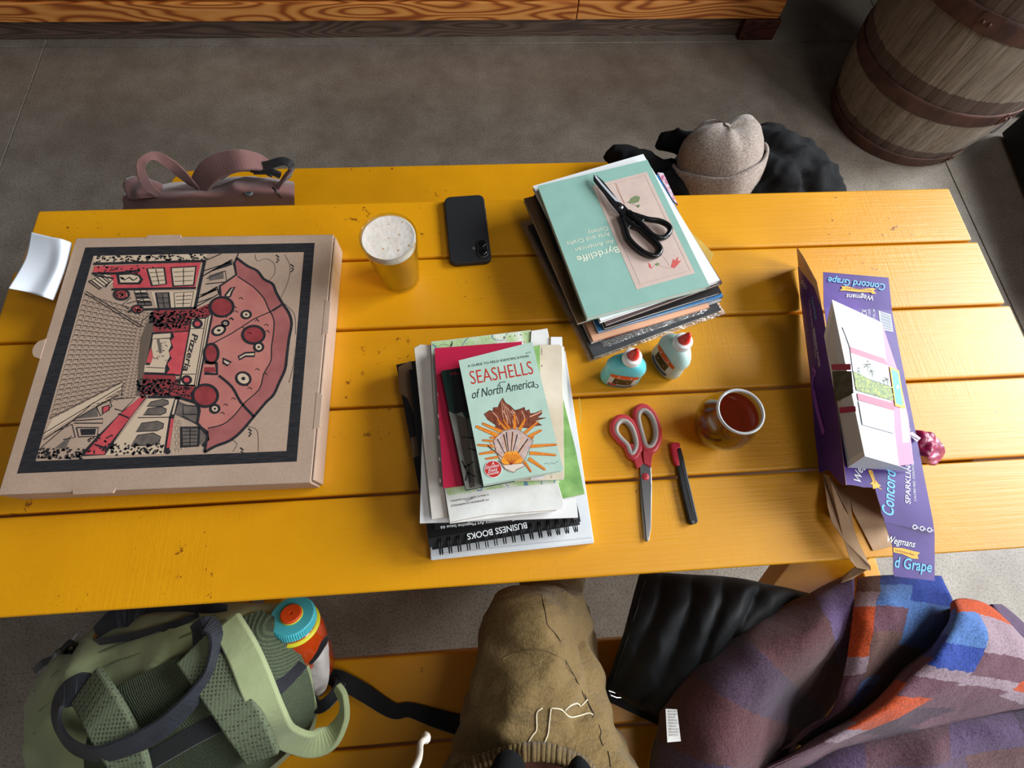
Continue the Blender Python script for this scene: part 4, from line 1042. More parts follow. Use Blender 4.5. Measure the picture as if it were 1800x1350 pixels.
# =================================================================== FAR STACK
def clear_plastic():
    g = N('clear_plastic_bag'); t = g.n('ShaderNodeBsdfTransparent'); t.inputs[0].default_value = (.9, .9, .9, 1)
    gl = g.n('ShaderNodeBsdfGlossy'); gl.inputs['Roughness'].default_value = .12
    b = g.n('ShaderNodeBump'); b.inputs['Strength'].default_value = 1; b.inputs['Distance'].default_value = .006
    g.l(g.noise(g.coord((1, 3, 1)), 38, 4, .6), b.inputs['Height']); g.l(b.outputs[0], gl.inputs['Normal'])
    d = g.n('ShaderNodeBsdfDiffuse'); d.inputs[0].default_value = (.75, .72, .7, 1)
    m0 = g.n('ShaderNodeMixShader'); m0.inputs[0].default_value = .10; g.l(t.outputs[0], m0.inputs[1]); g.l(d.outputs[0], m0.inputs[2])
    mx = g.n('ShaderNodeMixShader'); mx.inputs[0].default_value = .16; g.l(m0.outputs[0], mx.inputs[1]); g.l(gl.outputs[0], mx.inputs[2])
    g.l(mx.outputs[0], g.out.inputs[0]); return g.m
CLP = clear_plastic()
q = rect((1045, 628), (1268, 545), .7620, .285)
t = booklet('grey_folder', q, .0095, mat('charcoal_folder', (72, 74, 78), .4, var=(58, 60, 64), nscale=30), 'charcoal grey folder inside the clear plastic bag at the bottom of the tall far stack', 'folder', spine=3)
g = G(); zt = .7640
o0 = [W(1036, 637, .752), W(1110, 612, .752), W(1180, 582, .752), W(1276, 552, .752)]
n_ = (q[3] - q[0]).normalized()
rows = []
for k, dz in ((0, 0), (.006, .004), (.016, .0125), (.08, .0135), (.16, .0135), (.24, .0130), (.287, .0130), (.298, .004), (.305, 0)):
    r = []
    for i in range(13):
        f = i / 12; p = o0[0].lerp(o0[3], f) + n_ * k
        ed = .006 if i in (0, 12) else (.012 if i in (1, 11) else .0)
        z = min(dz, dz * (0 if i in (0, 12) else (.55 if i in (1, 11) else 1)))
        r.append(p + Vector((0, 0, z + .0006 + (.0012 * noise.noise(p * 50) if z > .003 else 0))))
    rows.append(r)
vs = [p for r in rows for p in r]; f = [(j * 13 + i, j * 13 + i + 1, (j + 1) * 13 + i + 1, (j + 1) * 13 + i) for j in range(8) for i in range(12)]
g.add(vs, f, CLP); g.build('plastic_bag', None, smooth=True, label='clear crinkled plastic bag around the bottom folder of the tall far stack', cat='bag')
FS = 'in the tall far stack'
def mg(name, a, b, z, th, depth, mt, label, cat='magazine', pages=None):
    return booklet(name, rect(a, b, z, depth), th, mt, label, cat, pages=pages, spine=1)
mg('magazine', (1040, 602.7), (1268, 528), .7700, .0050, .275, mat('grey_white_card', (200, 196, 192), .5), 'grey-white magazine directly on top of the plastic bag')
mg('magazine', (1064, 596), (1240, 541), .7735, .0030, .24, mat('dark_red_card', (136, 24, 34), .45), 'thin dark red pamphlet, only a sliver showing below the peach folder', 'pamphlet')
mg('peach_folder', (1043, 599.5), (1247, 540), .7790, .0045, .27, mat('peach_card', (236, 178, 142), .6), 'peach coloured card folder below the blue book of the tall far stack', 'folder')
t = mg('blue_book', (1052, 583), (1271, 521), .7880, .0080, .275, mat('bright_blue_cover', (62, 138, 196), .4, var=(46, 118, 178), nscale=12), 'bright blue paperback with white line drawing in the tall far stack', 'book')
P = Pr((0, 0, .7880)); rnd = random.Random(9)
for k in range(26):
    x = rnd.uniform(1090, 1255); y = 583 - (x - 1052) * .283 - rnd.uniform(2, 12); P.line([(x, y), (x + rnd.uniform(-4, 4), y - rnd.uniform(2, 9)), (x + rnd.uniform(-6, 6), y - rnd.uniform(1, 6))], .0005, WHITE, 1)
P.build('line_drawing', t, 'white line drawing')
mg('magazine', (1063, 577.5), (1268, 514), .7965, .0075, .27, mat('ivory_black_cover', (40, 34, 34), .35), 'black covered magazine with white page edges, above the blue book', pages=WHITE)
t = mg('brown_magazine', (1015.5, 568.5), (1225, 506), .8050, .0075, .262, mat('bronze_cover', (112, 84, 52), .32, var=(84, 60, 38), nscale=7), 'bronze brown magazine sticking out left of the tall far stack')
P = Pr((0, 0, .8050)); P.poly([(938, 343), (944, 340), (1000, 480), (975, 440), (962, 400)], INK, 1); P.text('13', (990, 478), (994, 480), .004, INK, 2); P.build('cover_print', t)
mg('magazine', (1066, 571), (1269.5, 497), .8130, .0070, .278, mat('plum_brown_cover', (86, 66, 66), .35), 'plum brown magazine below the white catalogue of the tall far stack')
mg('white_catalogue', (1056, 564.5), (1265, 492.5), .8215, .0080, .285, WHITE, 'white catalogue right beneath the pale green art catalogue', 'book')
# floral sliver and yellow envelope
q = [W(1183, 352, .800), W(1192, 360, .800), W(1166, 304, .800), W(1156, 303, .800)]
G().prism([q[0], q[1], q[2], q[3]], (0, 0, -.003), mat('floral_print', (196, 70, 120), .5, var=(220, 214, 226), nscale=190)).build('floral_card', None, label='purple and pink floral card edge peeking out at the far right of the tall stack', cat='card')
G().prism([W(x, y, .7935) for x, y in ((1213, 405), (1255, 446), (1249, 461), (1236, 466), (1150, 440))], (0, 0, -.004), mat('mustard_paper', (214, 176, 80), .6, var=(196, 156, 60), nscale=30)).build('yellow_envelope', None, label='mustard yellow envelope corner poking out right of the tall far stack', cat='envelope')
# art catalogue on top
ZB = .8330
q = [W(1032.5, 559, ZB), W(1247, 503, ZB), W(1137.5, 281, ZB), W(945, 327, ZB)]
TEAL = flat('pale_sea_green_cover', (146, 188, 176), .5, var=(140, 182, 170), nscale=30)
t = booklet('art_catalogue', q, .0110, TEAL, 'pale sea green art catalogue with a botanical picture, topmost of the tall far stack', 'book', spine=1)
P = Pr(q[0], org=(880, 200, 2.903)); PINKP = flat('faded_pink_print', (214, 190, 178), .6, var=(204, 180, 170), nscale=40); CRM = flat('cream_lettering', (232, 234, 212), .5)
P.poly([(468, 368), (745, 296), (992, 814), (694, 897)], PINKP, 1)
P.line([(490, 378), (735, 314), (965, 800), (712, 870)], .0005, INKG, 2, True)
P.text('Byrdcliffe', (596, 676), (384, 730), .0125, CRM, 2, bold=.008)
P.text('An American', (574, 640), (376, 688), .0080, CRM, 2)
P.text('Arts and Crafts', (554, 604), (334, 655), .0080, CRM, 2)
P.text('Colony', (544, 574), (440, 600), .0080, CRM, 2)
GRN = flat('leaf_print', (120, 134, 92), .6); STM = flat('stem_print', (176, 120, 108), .6); PET = flat('petal_print', (206, 88, 84), .6)
P.line([(585, 355), (600, 400), (635, 460)], .0010, STM, 2); P.line([(590, 355), (625, 450), (645, 500)], .0008, STM, 2)
for l in ([(650, 455), (665, 430), (690, 418), (712, 425), (705, 450), (680, 458)], [(690, 470), (705, 462), (714, 470), (700, 480)]): P.poly(l, GRN, 3)
P.line([(640, 450), (690, 468), (705, 480)], .0008, GRN, 3); P.line([(775, 700), (820, 720), (850, 760), (860, 778)], .0006, STM, 2, sm=3); P.line([(770, 790), (795, 765), (820, 780), (860, 788), (880, 780)], .0007, STM, 2, sm=3)
for l in ([(868, 780), (880, 740), (890, 750), (905, 728), (905, 752), (922, 748), (900, 775), (885, 790)], [(752, 758), (765, 770), (772, 792), (758, 785)]): P.poly(l, PET, 3)
P.poly([(785, 768), (800, 760), (812, 766), (798, 778)], GRN, 3); P.build('cover_print', t, 'cream lettering and botanical picture')

# ---- black scissors
Q = fz(1040, 270, 6.427, ZB + .006)
bs = empty('black_scissors', (*Q(330, 600).xy, ZB), 'scissors with glossy black handles and dark blades lying on the pale green art catalogue', 'scissors')
la = [(445, 690), (540, 780), (620, 860), (690, 925), (770, 955), (840, 935), (885, 875), (870, 820), (810, 780), (740, 758), (640, 745), (540, 715)]
lb_ = [(335, 720), (368, 800), (392, 890), (425, 970), (510, 1060), (610, 1130), (700, 1160), (762, 1130), (775, 1075), (730, 1010), (640, 930), (550, 850), (470, 815), (410, 770)]
GB = mat('glossy_black_plastic', (20, 20, 22), .25)
for lp, sh, dz in ((la, [(412, 632), (430, 626), (530, 690), (640, 725), (660, 790), (640, 860), (560, 800), (410, 695)], .003), (lb_, [(318, 680), (345, 665), (430, 700), (500, 770), (560, 830), (460, 850), (412, 880), (392, 900), (340, 760), (310, 700)], 0)):
    g = G(); g.tube(cr([Q(x, y, dz) for x, y in lp], 5, True), .0046, GB, 10, True, flat=1.15, up=(0, 0, 1))
    hole_clip = [(x, y) for x, y in sh]; g.build('handle', bs, smooth=True)
G().prism([Q(x, y, .006) for x, y in ((412, 632), (430, 626), (530, 690), (600, 735), (560, 790), (500, 745), (410, 690))], (0, 0, -.007), GB).build('handle_shank', bs, bevel=.0012)
G().prism([Q(x, y, .003) for x, y in ((318, 680), (345, 665), (430, 700), (480, 780), (430, 830), (395, 905), (340, 760), (310, 700))], (0, 0, -.007), GB).build('handle_shank', bs, bevel=.0012)
DKB = mat('black_coated_blade', (44, 44, 46), .25, .6)
G().prism([Q(x, y, .003) for x, y in ((22, 240), (60, 245), (130, 310), (250, 460), (320, 550), (370, 580), (425, 640), (410, 690), (330, 665), (285, 640), (200, 520), (80, 380), (20, 300))], (0, 0, -.0016), DKB).build('blade', bs, bevel=.0003)
G().prism([Q(x, y, .0034) for x, y in ((30, 240), (55, 250), (120, 330), (230, 455), (330, 555), (270, 535), (215, 475), (110, 355), (45, 275))], (0, 0, -.0003), mat('ground_steel_edge', (225, 232, 242), .3, .4)).build('ground_edge', bs, label='bright ground edge')
G().prism([Q(x, y, .0006) for x, y in ((28, 262), (90, 380), (200, 540), (290, 650), (330, 700), (380, 680), (300, 560))], (0, 0, -.0016), DKB).build('blade', bs, bevel=.0003)
G().lathe([(.001, .0022), (.003, .0018), (.0042, 0)], Q(330, 602, .003), CHROME, 20).build('pivot_screw', bs, smooth=True, label='steel pivot screw')

# =================================================================== TORN CARTON
def plan(p3, n=None):
    a, b, c = p3; return a, (b - a).cross(c - a).normalized()
def purple():
    g = N('purple_carton_print'); v = g.coord(); a = g.noise(v, 9, 3); wv = g.n('ShaderNodeTexWave'); wv.inputs['Scale'].default_value = 3; wv.inputs['Distortion'].default_value = 9; wv.inputs['Detail'].default_value = 1; g.l(v, wv.inputs[0])
    c = g.ramp(a, [(.35, (60, 30, 118)), (.6, (84, 52, 146)), (.75, (104, 66, 168))]); g.l(c, g.p.inputs['Base Color']); g.p.inputs['Roughness'].default_value = .38; g.bump(g.noise(v, 30, 3), .12, .001); return g.m
PUR = purple(); PURL = mat('lilac_print', (150, 84, 190), .4); SKY = flat('sky_blue_lettering', (110, 196, 240), .45); GLD = flat('gold_banner', (240, 186, 50), .45)
car = empty('torn_carton', (.60, .20, T), 'torn open purple drinks carton with light blue lettering, overhanging the near table edge', 'carton')
ZC = T + .070
def sheet(g, pts, mt, th=.0007, back=None, face=(0, 0, 1)):
    """thin card from 3D points; upper side mt, lower side kraft"""
    pts = [Vector(p) for p in pts]; n = sum(((pts[i]).cross(pts[(i + 1) % len(pts)]) for i in range(len(pts))), Vector()).normalized()
    if n.dot(Vector(face)) < 0: pts = pts[::-1]; n = -n
    m = len(pts); g.add(pts, [list(range(m))], mt); lo = [p - n * th for p in pts]
    g.add(lo, [list(range(m))[::-1]], back or KRAFTD)
    g.add(pts + lo, [(i, m + i, m + (i + 1) % m, (i + 1) % m) for i in range(m)], back or KRAFTD)
    return pts, n
def torn(a, b, n, amp, rr=random.Random(2)):
    return [(a[0] + (b[0] - a[0]) * i / n + rr.uniform(-amp, amp), a[1] + (b[1] - a[1]) * i / n + rr.uniform(-amp, amp)) for i in range(1, n)]
# top face: upper flap, main face, lower flap
top1 = [(1447, 478), (1562, 488), (1567, 543), (1448, 537)]
zt = lambda x, y: ZC + (.012 if y < 490 else 0)
g = G(); sheet(g, [W(1447, 478, ZC + .010), W(1562, 488, ZC + .010), W(1568, 546, ZC), W(1448, 539, ZC)], PUR); fl = g.build('end_flap', car, label='purple flap with upside-down lettering')
main = [(1448, 536), (1568, 546), (1586, 640), (1640, 915), (1643, 938), (1555, 918)] + torn((1555, 918), (1538, 860), 7, 1.3) + [(1538, 858)] + torn((1538, 858), (1488, 852), 5, 1.2) + [(1488, 852), (1475, 740), (1462, 640)]
g = G(); sheet(g, [W(x, y, ZC) for x, y in main], PUR); mn = g.build('top_face', car)
low = [(1555, 918), (1643, 938), (1643, 1021), (1572, 1013)] + torn((1572, 1013), (1570, 966), 4, 1.6) + [(1569, 960)]
zl = lambda y: ZC - .020 * max(0, (y - 920) / 100)
g = G(); sheet(g, [W(x, y, zl(y)) for x, y in low], PUR); lw = g.build('end_flap', car, label='purple flap with lettering hanging over the table edge')
# left face (leans outward) and its kraft end
lf = [(1402, 468, T + .002), (1405, 520, T + .001), (1424, 660, T + .001), (1432, 760, T + .001), (1440, 832, T + .001), (1455, 826, T + .03), (1462, 832, T + .040), (1478, 852, T + .055), (1487, 853, ZC), (1474, 740, ZC), (1461, 640, ZC), (1446, 546, ZC), (1432, 505, ZC - .004)]
_a, _b, _m = W(1404, 500, T + .001), W(1440, 832, T + .001), W(1465, 690, ZC)
_n = (_b - _a).cross(_m - _a).normalized()
def onpl(x, y): d = ray(x, y); return Vector((0, 0, H)) + d * ((_a - Vector((0, 0, H))).dot(_n) / d.dot(_n))
g = G(); P3 = [onpl(p[0], p[1]) for p in lf]; [setattr(p, 'z', max(p.z, T + .0006)) for p in P3]; sheet(g, P3, PUR, .0007, face=(-1, 0, .15)); lfo = g.build('side_face', car, label='purple side face leaning outward')
g = G(); sheet(g, [W(1401, 434, T + .068), W(1404, 470, T + .002), W(1432, 505, ZC - .004), W(1446, 545, ZC), W(1436, 495, ZC + .012), W(1413, 452, T + .074)], KRAFTD); g.build('end_flap', car, label='narrow brown inner flap at the far end')
G().prism([W(x, y, z) for x, y, z in ((1406, 448, T + .046), (1418, 468, T + .053), (1434, 500, ZC), (1426, 498, T + .036), (1410, 470, T + .026))], (0, 0, -.0004), flat('white_stock', (214, 210, 220), .5)).build('code_panel', car, label='white code panel')
# bottom and inner kraft
G().prism([W(x, y, T + .0016) for x, y in ((1462, 560), (1530, 560), (1575, 800), (1590, 880), (1592, 955), (1535, 968), (1500, 900), (1470, 780))], (0, 0, -.0008), KRAFTD).build('bottom_face', car, label='brown inside of the bottom')
G().prism([W(x, y, T + .0030) for x, y in ((1452, 850), (1492, 858), (1500, 925), (1516, 972), (1505, 966), (1486, 925), (1458, 905))], (0, 0, -.0008), KRAFTD).build('inner_flap', car)
tr = [(1447, 832, .8, .004), (1458, 836, .8, .02), (1470, 855, 1, .004), (1484, 858, 1, .004), (1492, 905, 1, .012), (1508, 950, 1, .016), (1530, 995, 1, .010), (1531, 1003, 1, .006), (1506, 998, 1, .006), (1495, 985, 1, .010), (1484, 950, 1, .020), (1462, 918, 1, .024), (1455, 890, 1, .020), (1451, 860, 1, .012)]
g = G(); sheet(g, [W(x, y, T + z) for x, y, _, z in tr], KRAFTD); g.build('torn_strip', car, label='torn brown strip dangling past the table edge')
g = G(); sheet(g, [W(x, y, z) for x, y, z in ((1530, 1000, T + .006), (1520, 1004, T - .008), (1500, 1017, T - .03), (1478, 1025, T - .045), (1482, 1012, T - .04), (1500, 998, T - .015), (1518, 992, T))], KRAFTD); g.build('torn_strip', car, label='curled torn end')
_a = [W(1574, 590, ZC - .001), W(1641, 915, ZC - .001)]; _a = [p + Vector((-.002, 0, 0)) for p in _a]
G().prism([_a[0], _a[1], Vector((_a[1].x, _a[1].y, T + .001)), Vector((_a[0].x, _a[0].y, T + .001))], (.0008, 0, 0), PUR).build('far_side_face', car)
# lettering
P = Pr(W(1447, 478, ZC + .010), plan([W(1447, 478, ZC + .010), W(1562, 488, ZC + .010), W(1568, 546, ZC)])[1] * -1 if plan([W(1447, 478, ZC + .010), W(1562, 488, ZC + .010), W(1568, 546, ZC)])[1].z < 0 else plan([W(1447, 478, ZC + .010), W(1562, 488, ZC + .010), W(1568, 546, ZC)])[1], org=(1380, 420, 4.82)); P.base = 12e-4
P.text('Concord Grape', (842, 385), (360, 325), .0120, SKY, 2, shear=.25, bold=.015)
P.text('Wegmans', (738, 482), (512, 468), .0088, WHITE, 2, shear=.3, bold=.01)
P.poly([(470, 402), (500, 404), (512, 402), (620, 428), (735, 418), (762, 425), (745, 440), (768, 466), (735, 468), (720, 455), (610, 452), (505, 440), (458, 440), (482, 420)], GLD, 1)
P.text('Food You Feel Good About', (728, 434), (510, 414), .0030, INKM, 3)
P.build('lettering', fl, 'light blue, gold and white lettering')
P = Pr((0, 0, ZC), org=(1420, 760, 4.823)); P.base = 3e-4
P.text('Concord', (722, 715), (742, 330), .0170, SKY, 2, shear=.15, bold=.015)
P.text('SPARKLING WATER', (868, 610), (868, -30), .0075, WHITE, 2, bold=.01)
P.text('CALORIE FREE  SODIUM FREE', (918, 585), (896, 240), .0035, WHITE, 2)
P.text('Wegmans', (448, 428), (500, 100), .0110, WHITE, 2, shear=.3, bold=.01)
P.poly([(510, 320), (545, 322), (568, 400), (600, 440), (620, 452), (600, 462), (632, 490), (590, 470), (552, 480), (545, 440), (525, 440), (548, 415)], GLD, 1)
P.text('Food You Feel', (578, 430), (540, 330), .0030, INKM, 3)
for k in range(3): P.ring((905 + 62 * k, 803 + 12 * k), 17, 17, WHITE, 2, 18, False, .0012); P.text('0%', (925 + 62 * k, 815 + 12 * k), (940 + 62 * k, 820 + 12 * k), .003, WHITE, 2)
P.o = (1380, 420, 4.823)
P.poly([(790, 608), (896, 642), (916, 790), (835, 775), (800, 690)], flat('barcode_white', (206, 212, 226), .45), 1)
for k in range(16): 
    a = .06 + k * .058; P.line([(800 + 60 * 0 + (8 + 95 * 0), 615 + 150 * a), (892 + 14 * a, 650 + 135 * a)], .0004 + .0004 * (k % 3 == 0), INK, 2)
P.text('PACK', (690, 700), (690, 600), .0085, WHITE, 2); P.text('12 FL OZ CANS', (726, 740), (722, 598), .0045, WHITE, 2); P.text('TOTAL 144', (764, 700), (762, 600), .0045, WHITE, 2)
P.build('lettering', mn, 'light blue and white lettering')
na, nn = plan([W(1555, 918, zl(918)), W(1643, 1021, zl(1021)), W(1643, 938, zl(938))])
if nn.z < 0: nn = -nn
P = Pr(na, nn, org=(1420, 760, 4.823)); P.base = 7e-4
P.text('Wegmans', (668, 930), (905, 975), .0095, WHITE, 2, shear=.3, bold=.01)
P.poly([(720, 975), (800, 980), (890, 1005), (948, 1018), (925, 1040), (935, 1072), (880, 1068), (800, 1030), (722, 1015)], GLD, 1); P.text('You Feel Good About', (735, 1005), (900, 1045), .0030, INKM, 3)
P.text('d Grape', (730, 1140), (1045, 1185), .0150, SKY, 2, shear=.1, bold=.015); P.build('lettering', lw, 'light blue, gold and white lettering')
na, nn = plan([P3[1], P3[10], P3[4]])
if nn.x > 0: nn = -nn
P = Pr(P3[2], nn, org=(1380, 420, 4.82)); P.base = 8e-4
P.text('CALORIE FREE  SODIUM FREE', (205, 520), (262, 1010), .0030, WHITE, 2); P.text('SPARKLING WATER', (240, 760), (290, 1090), .0060, WHITE, 2, bold=.01); P.text('Concord Grape', (225, 505), (262, 690), .0080, SKY, 2, shear=.2)
P.line([(235, 1100), (262, 1130), (240, 1180), (235, 1260), (262, 1330)], .006, PURL, 1, sm=4); P.line([(245, 1290), (285, 1480), (330, 1650)], .010, PURL, 1, sm=4)
for k in range(3): P.ring((150 + 14 * k, 365 + 22 * k), 9, 12, WHITE, 2, 14, False, .0008)
P.build('lettering', lfo, 'white lettering and lilac swirls')

# ---- white carton with a plantation picture
tea = empty('white_carton', (.615, .24, ZC), 'opened white cardboard box with a green plantation photograph, lying on the torn purple carton', 'carton')
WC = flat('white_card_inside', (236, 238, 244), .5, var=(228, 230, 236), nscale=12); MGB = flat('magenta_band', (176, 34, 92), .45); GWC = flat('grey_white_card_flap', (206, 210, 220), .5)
A_, B_, C_ = W(1463, 527, ZC + .050), W(1550, 567, ZC + .034), W(1580, 819, ZC + .026)
_n = (B_ - A_).cross(C_ - A_).normalized(); _d = ray(1521, 802); _c = Vector((0, 0, H)); D_ = _c + _d * ((A_ - _c).dot(_n) / _d.dot(_n))
def sh(name, pts, mt, th=.0006, back=None, label=None):
    g = G(); sheet(g, pts, mt, th, back or WC); return g.build(name, tea, label=label)
tp = sh('top_face', [A_, B_, C_, D_], WC)
L0, L1 = W(1449, 590, ZC + .002), W(1491, 822, ZC + .002)
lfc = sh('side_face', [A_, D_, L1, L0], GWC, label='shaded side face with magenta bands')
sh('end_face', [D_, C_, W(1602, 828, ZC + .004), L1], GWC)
R0, R1 = W(1545, 566, ZC + .036), W(1603, 770, ZC + .004)
rgt = sh('side_flap', [B_, W(1562, 604, ZC + .026), W(1579, 655, ZC + .016), W(1597, 735, ZC + .008), W(1606, 815, ZC + .004), C_], flat('pink_card', (214, 140, 168), .45), label='pink side flap')
nA, nn = plan([A_, C_, B_])
if nn.z < 0: nn = -nn
P = Pr(A_, nn, org=(1380, 420, 4.82)); P.base = 9e-4
# quad is not exactly flat, so the print rides a little above it
P.poly([(482, 745), (745, 842), (838, 1015), (545, 915)], GWC, 1); P.line([(482, 745), (520, 880), (548, 960)], .0005, INKG, 2)  # grey line paints the shadow along the flap edge
P.poly([(545, 915), (838, 1015), (868, 1075), (552, 968)], MGB, 1)
P.poly([(552, 968), (868, 1075), (892, 1250), (575, 1140)], flat('pale_sky_print', (212, 220, 232), .45), 2)
FLD = mat('plantation_print', (128, 152, 40), .5, var=(72, 98, 26), nscale=150)
P.poly([(572, 1120), (640, 1150), (720, 1195), (800, 1225), (893, 1250), (915, 1372), (602, 1285)], FLD, 3)
rnd = random.Random(5)
for k in range(60):
    x = rnd.uniform(585, 900); y = 1135 + (x - 575) * .36 + rnd.uniform(5, 120); P.poly([(x, y), (x + 12, y - 4), (x + 16, y + 6), (x + 4, y + 8)], flat('field_light', (176, 190, 60), .5) if k == 0 else bpy.data.materials['field_light'], 4)
TRE = flat('tree_print', (66, 78, 50), .5)
for (x, y, s_) in ((690, 1065, 1.0), (620, 1110, .6), (730, 1130, .8), (860, 1190, .9), (830, 1205, .6)):
    for k in range(14): 
        a = rnd.uniform(0, 6.3); r_ = rnd.uniform(0, 32) * s_; P.ring((x + r_ * math.cos(a), y + r_ * math.sin(a)), 8 * s_, 6 * s_, TRE, 5, 7)
    P.line([(x, y), (x + 8, y + 60 * s_)], .0009, TRE, 5)
P.o = (1360, 420, 2.178)
P.poly([(317, 590), (458, 630), (460, 658), (322, 618)], MGB, 3)
P.poly([(322, 620), (458, 658), (460, 746), (338, 712)], GWC, 2); P.line([(322, 620), (338, 712), (460, 746)], .0004, INKG, 3)
P.build('printed_bands', tp, 'magenta bands and a green plantation photograph')
na, nn = plan([A_, L1, D_])
if nn.x > 0: nn = -nn
P = Pr(A_, nn, org=(1360, 420, 2.178)); P.base = 9e-4
P.poly([(222, 480), (297, 478), (298, 502), (226, 502)], MGB, 1); P.poly([(226, 506), (300, 506), (308, 590), (236, 625)], flat('shaded_photo_print', (84, 90, 78), .5, var=(40, 44, 36), nscale=60), 1); P.poly([(252, 645), (315, 640), (318, 660), (256, 668)], MGB, 1)  # same picture as the top, darkened in colour for the shaded side
P.build('printed_bands', lfc, 'magenta bands and a picture with shade painted in')
P3b = [B_, W(1579, 655, ZC + .016), C_]; na, nn = plan(P3b)
if nn.x < 0: nn = -nn
if nn.z < 0: nn = -nn
P = Pr(P3b[1], nn, org=(1360, 420, 2.178)); P.base = 1.2e-3
P.poly([(440, 488), (476, 505), (500, 650), (462, 640)], flat('yellow_border', (222, 200, 70), .45), 1); P.poly([(446, 497), (472, 512), (492, 640), (464, 630)], flat('turquoise_panel', (100, 184, 190), .45), 2); P.ring((471, 568), 5, 8, WHITE, 3); P.build('printed_panel', rgt, 'turquoise panel with a yellow border')

# ---- magenta wrapper
g = G(); MAGF = mat('magenta_foil', (168, 16, 78), .35, var=(128, 12, 66), nscale=30, bump=.6, bscale=60)
rows = [[(1598, 762, T + .045), (1612, 765, T + .046), (1626, 768, T + .040), (1636, 776, T + .030)], [(1592, 780, T + .040), (1612, 785, T + .050), (1630, 790, T + .042), (1645, 792, T + .024)],
        [(1594, 800, T + .032), (1612, 806, T + .046), (1632, 808, T + .036), (1647, 800, T + .018)], [(1606, 814, T + .016), (1618, 820, T + .018), (1630, 822, T + .014), (1642, 812, T + .008)]]
patch(g, rows, MAGF, 6, 6, amp=.006, fs=45, seed=3, fn=lambda p, u, v: p + Vector((-.008, .0, .022)))
w_ = empty('foil_wrapper', W(1620, 795, T), 'crumpled magenta foil wrapper beside the white carton', 'wrapper')
g.build('foil', w_, smooth=True, solid=.0008)
G().prism([W(x, y, T + .074) for x, y in ((1594, 761), (1604, 759), (1619, 770), (1612, 777))], (0, 0, -.0008), flat('barcode_lilac', (206, 190, 208), .5)).build('code_label', w_, label='pale barcode label')
P = Pr((0, 0, T + .074))
for k in range(6): P.line([(1596 + 3 * k, 762 + 1.6 * k), (1599 + 3 * k + 1, 765 + 1.6 * k + 1)], .0006, INK, 1)
P.build('barcode', w_)

# =================================================================== CLOTH THINGS
from mathutils.bvhtree import BVHTree
def bvh(g): return BVHTree.FromPolygons([tuple(v) for v in g.v], g.f)
def hit(tr_, x, y, off=.001, z=.5):
    d = ray(x, y); loc, n, i, dist = tr_.ray_cast(Vector((0, 0, H)), d.normalized())
    if loc is None: return W(x, y, z)
    return loc - d.normalized() * off
def fabric(name, c, c2, rough=.85, sc=260, b=.5, sheen=.3, nsc=22, folds=0):
    g = N(name); v = g.coord(); f = g.noise(v, nsc, 4); c_ = g.ramp(f, [(.3, c), (.7, c2)]); g.l(c_, g.p.inputs['Base Color'])
    g.p.inputs['Roughness'].default_value = rough; g.p.inputs['Sheen Weight'].default_value = sheen; g.p.inputs['Specular IOR Level'].default_value = .25
    h = g.noise(v, sc, 2)
    if folds: h = g.math('ADD', g.math('MULTIPLY', h, .3), g.math('MULTIPLY', g.noise(v, folds, 3), 3))
    g.bump(h, b, .0015); return g.m

# ---- mauve backpack on the far bench
MAU = fabric('mauve_nylon', (128, 92, 88), (112, 78, 76), nsc=9, folds=14, b=.35); DGR = fabric('dark_grey_mesh', (46, 48, 52), (38, 40, 44))
BWEB = fabric('black_webbing', (24, 25, 29), (18, 19, 22), .6, 500)
mb = empty('mauve_backpack', W(370, 340, .451), 'mauve brown backpack with carry loops on the far bench behind the pizza box', 'backpack')
g = G()
rows = [[(232, 330, .46), (300, 322, .46), (370, 315, .46), (440, 312, .46), (512, 318, .46)],
        [(222, 338, .55), (300, 329, .57), (370, 320, .58), (440, 313, .59), (517, 321, .57)],
        [(216, 350, .58), (300, 340, .61), (370, 330, .62), (440, 323, .625), (518, 332, .60)],
        [(216, 362, .56), (300, 356, .60), (370, 348, .61), (440, 342, .615), (518, 350, .59)],
        [(214, 385, .50), (300, 382, .52), (370, 378, .52), (440, 374, .53), (518, 378, .50)],
        [(214, 404, .46), (300, 404, .46), (370, 402, .46), (440, 400, .46), (518, 400, .46)]]
patch(g, rows, MAU, 10, 6, amp=.006, fs=10); mtree = bvh(g); g.build('body', mb, smooth=True)
g = G(); patch(g, [[(221, 316, .60), (240, 312, .61), (262, 316, .61), (285, 325, .60)], [(219, 330, .605), (240, 328, .615), (262, 330, .615), (286, 340, .605)], [(228, 350, .60), (245, 350, .61), (265, 348, .61), (285, 346, .605)]], MAU, 5, 5, amp=.004, fs=30)
g.build('top_flap', mb, smooth=True, solid=.003)
G().strap([(W(*p)) for p in ((288, 348, .60), (262, 330, .64), (249, 305, .68), (250, 284, .70), (272, 274, .70), (298, 288, .68), (320, 308, .65), (342, 330, .61))], [.014, .020, .016, .014, .022, .030, .034], .002, MAU, tw=[(.2, -1, .2), (.6, -.4, .5), (0, -.7, .7), (-.3, -.4, .8)]).build('carry_loop', mb, smooth=False)
g = G().strap([(W(*p)) for p in ((350, 326, .615), (366, 303, .65), (392, 288, .67), (425, 281, .68), (455, 284, .66), (478, 294, .63))], [.045, .05, .05, .045, .04, .03], .007, MAU, tw=[(0, -.6, .8), (0, -.5, .9), (.2, -.2, 1)])
st = g.build('shoulder_strap', mb, bevel=.0015)
G().strap([(W(*p)) for p in ((383, 306, .640), (405, 294, .655), (430, 290, .66), (460, 293, .645), (480, 302, .62))], .026, .004, DGR, tw=[(0, -.6, .8), (0, -.5, .9)]).build('strap_lining', st, label='dark grey strap lining')
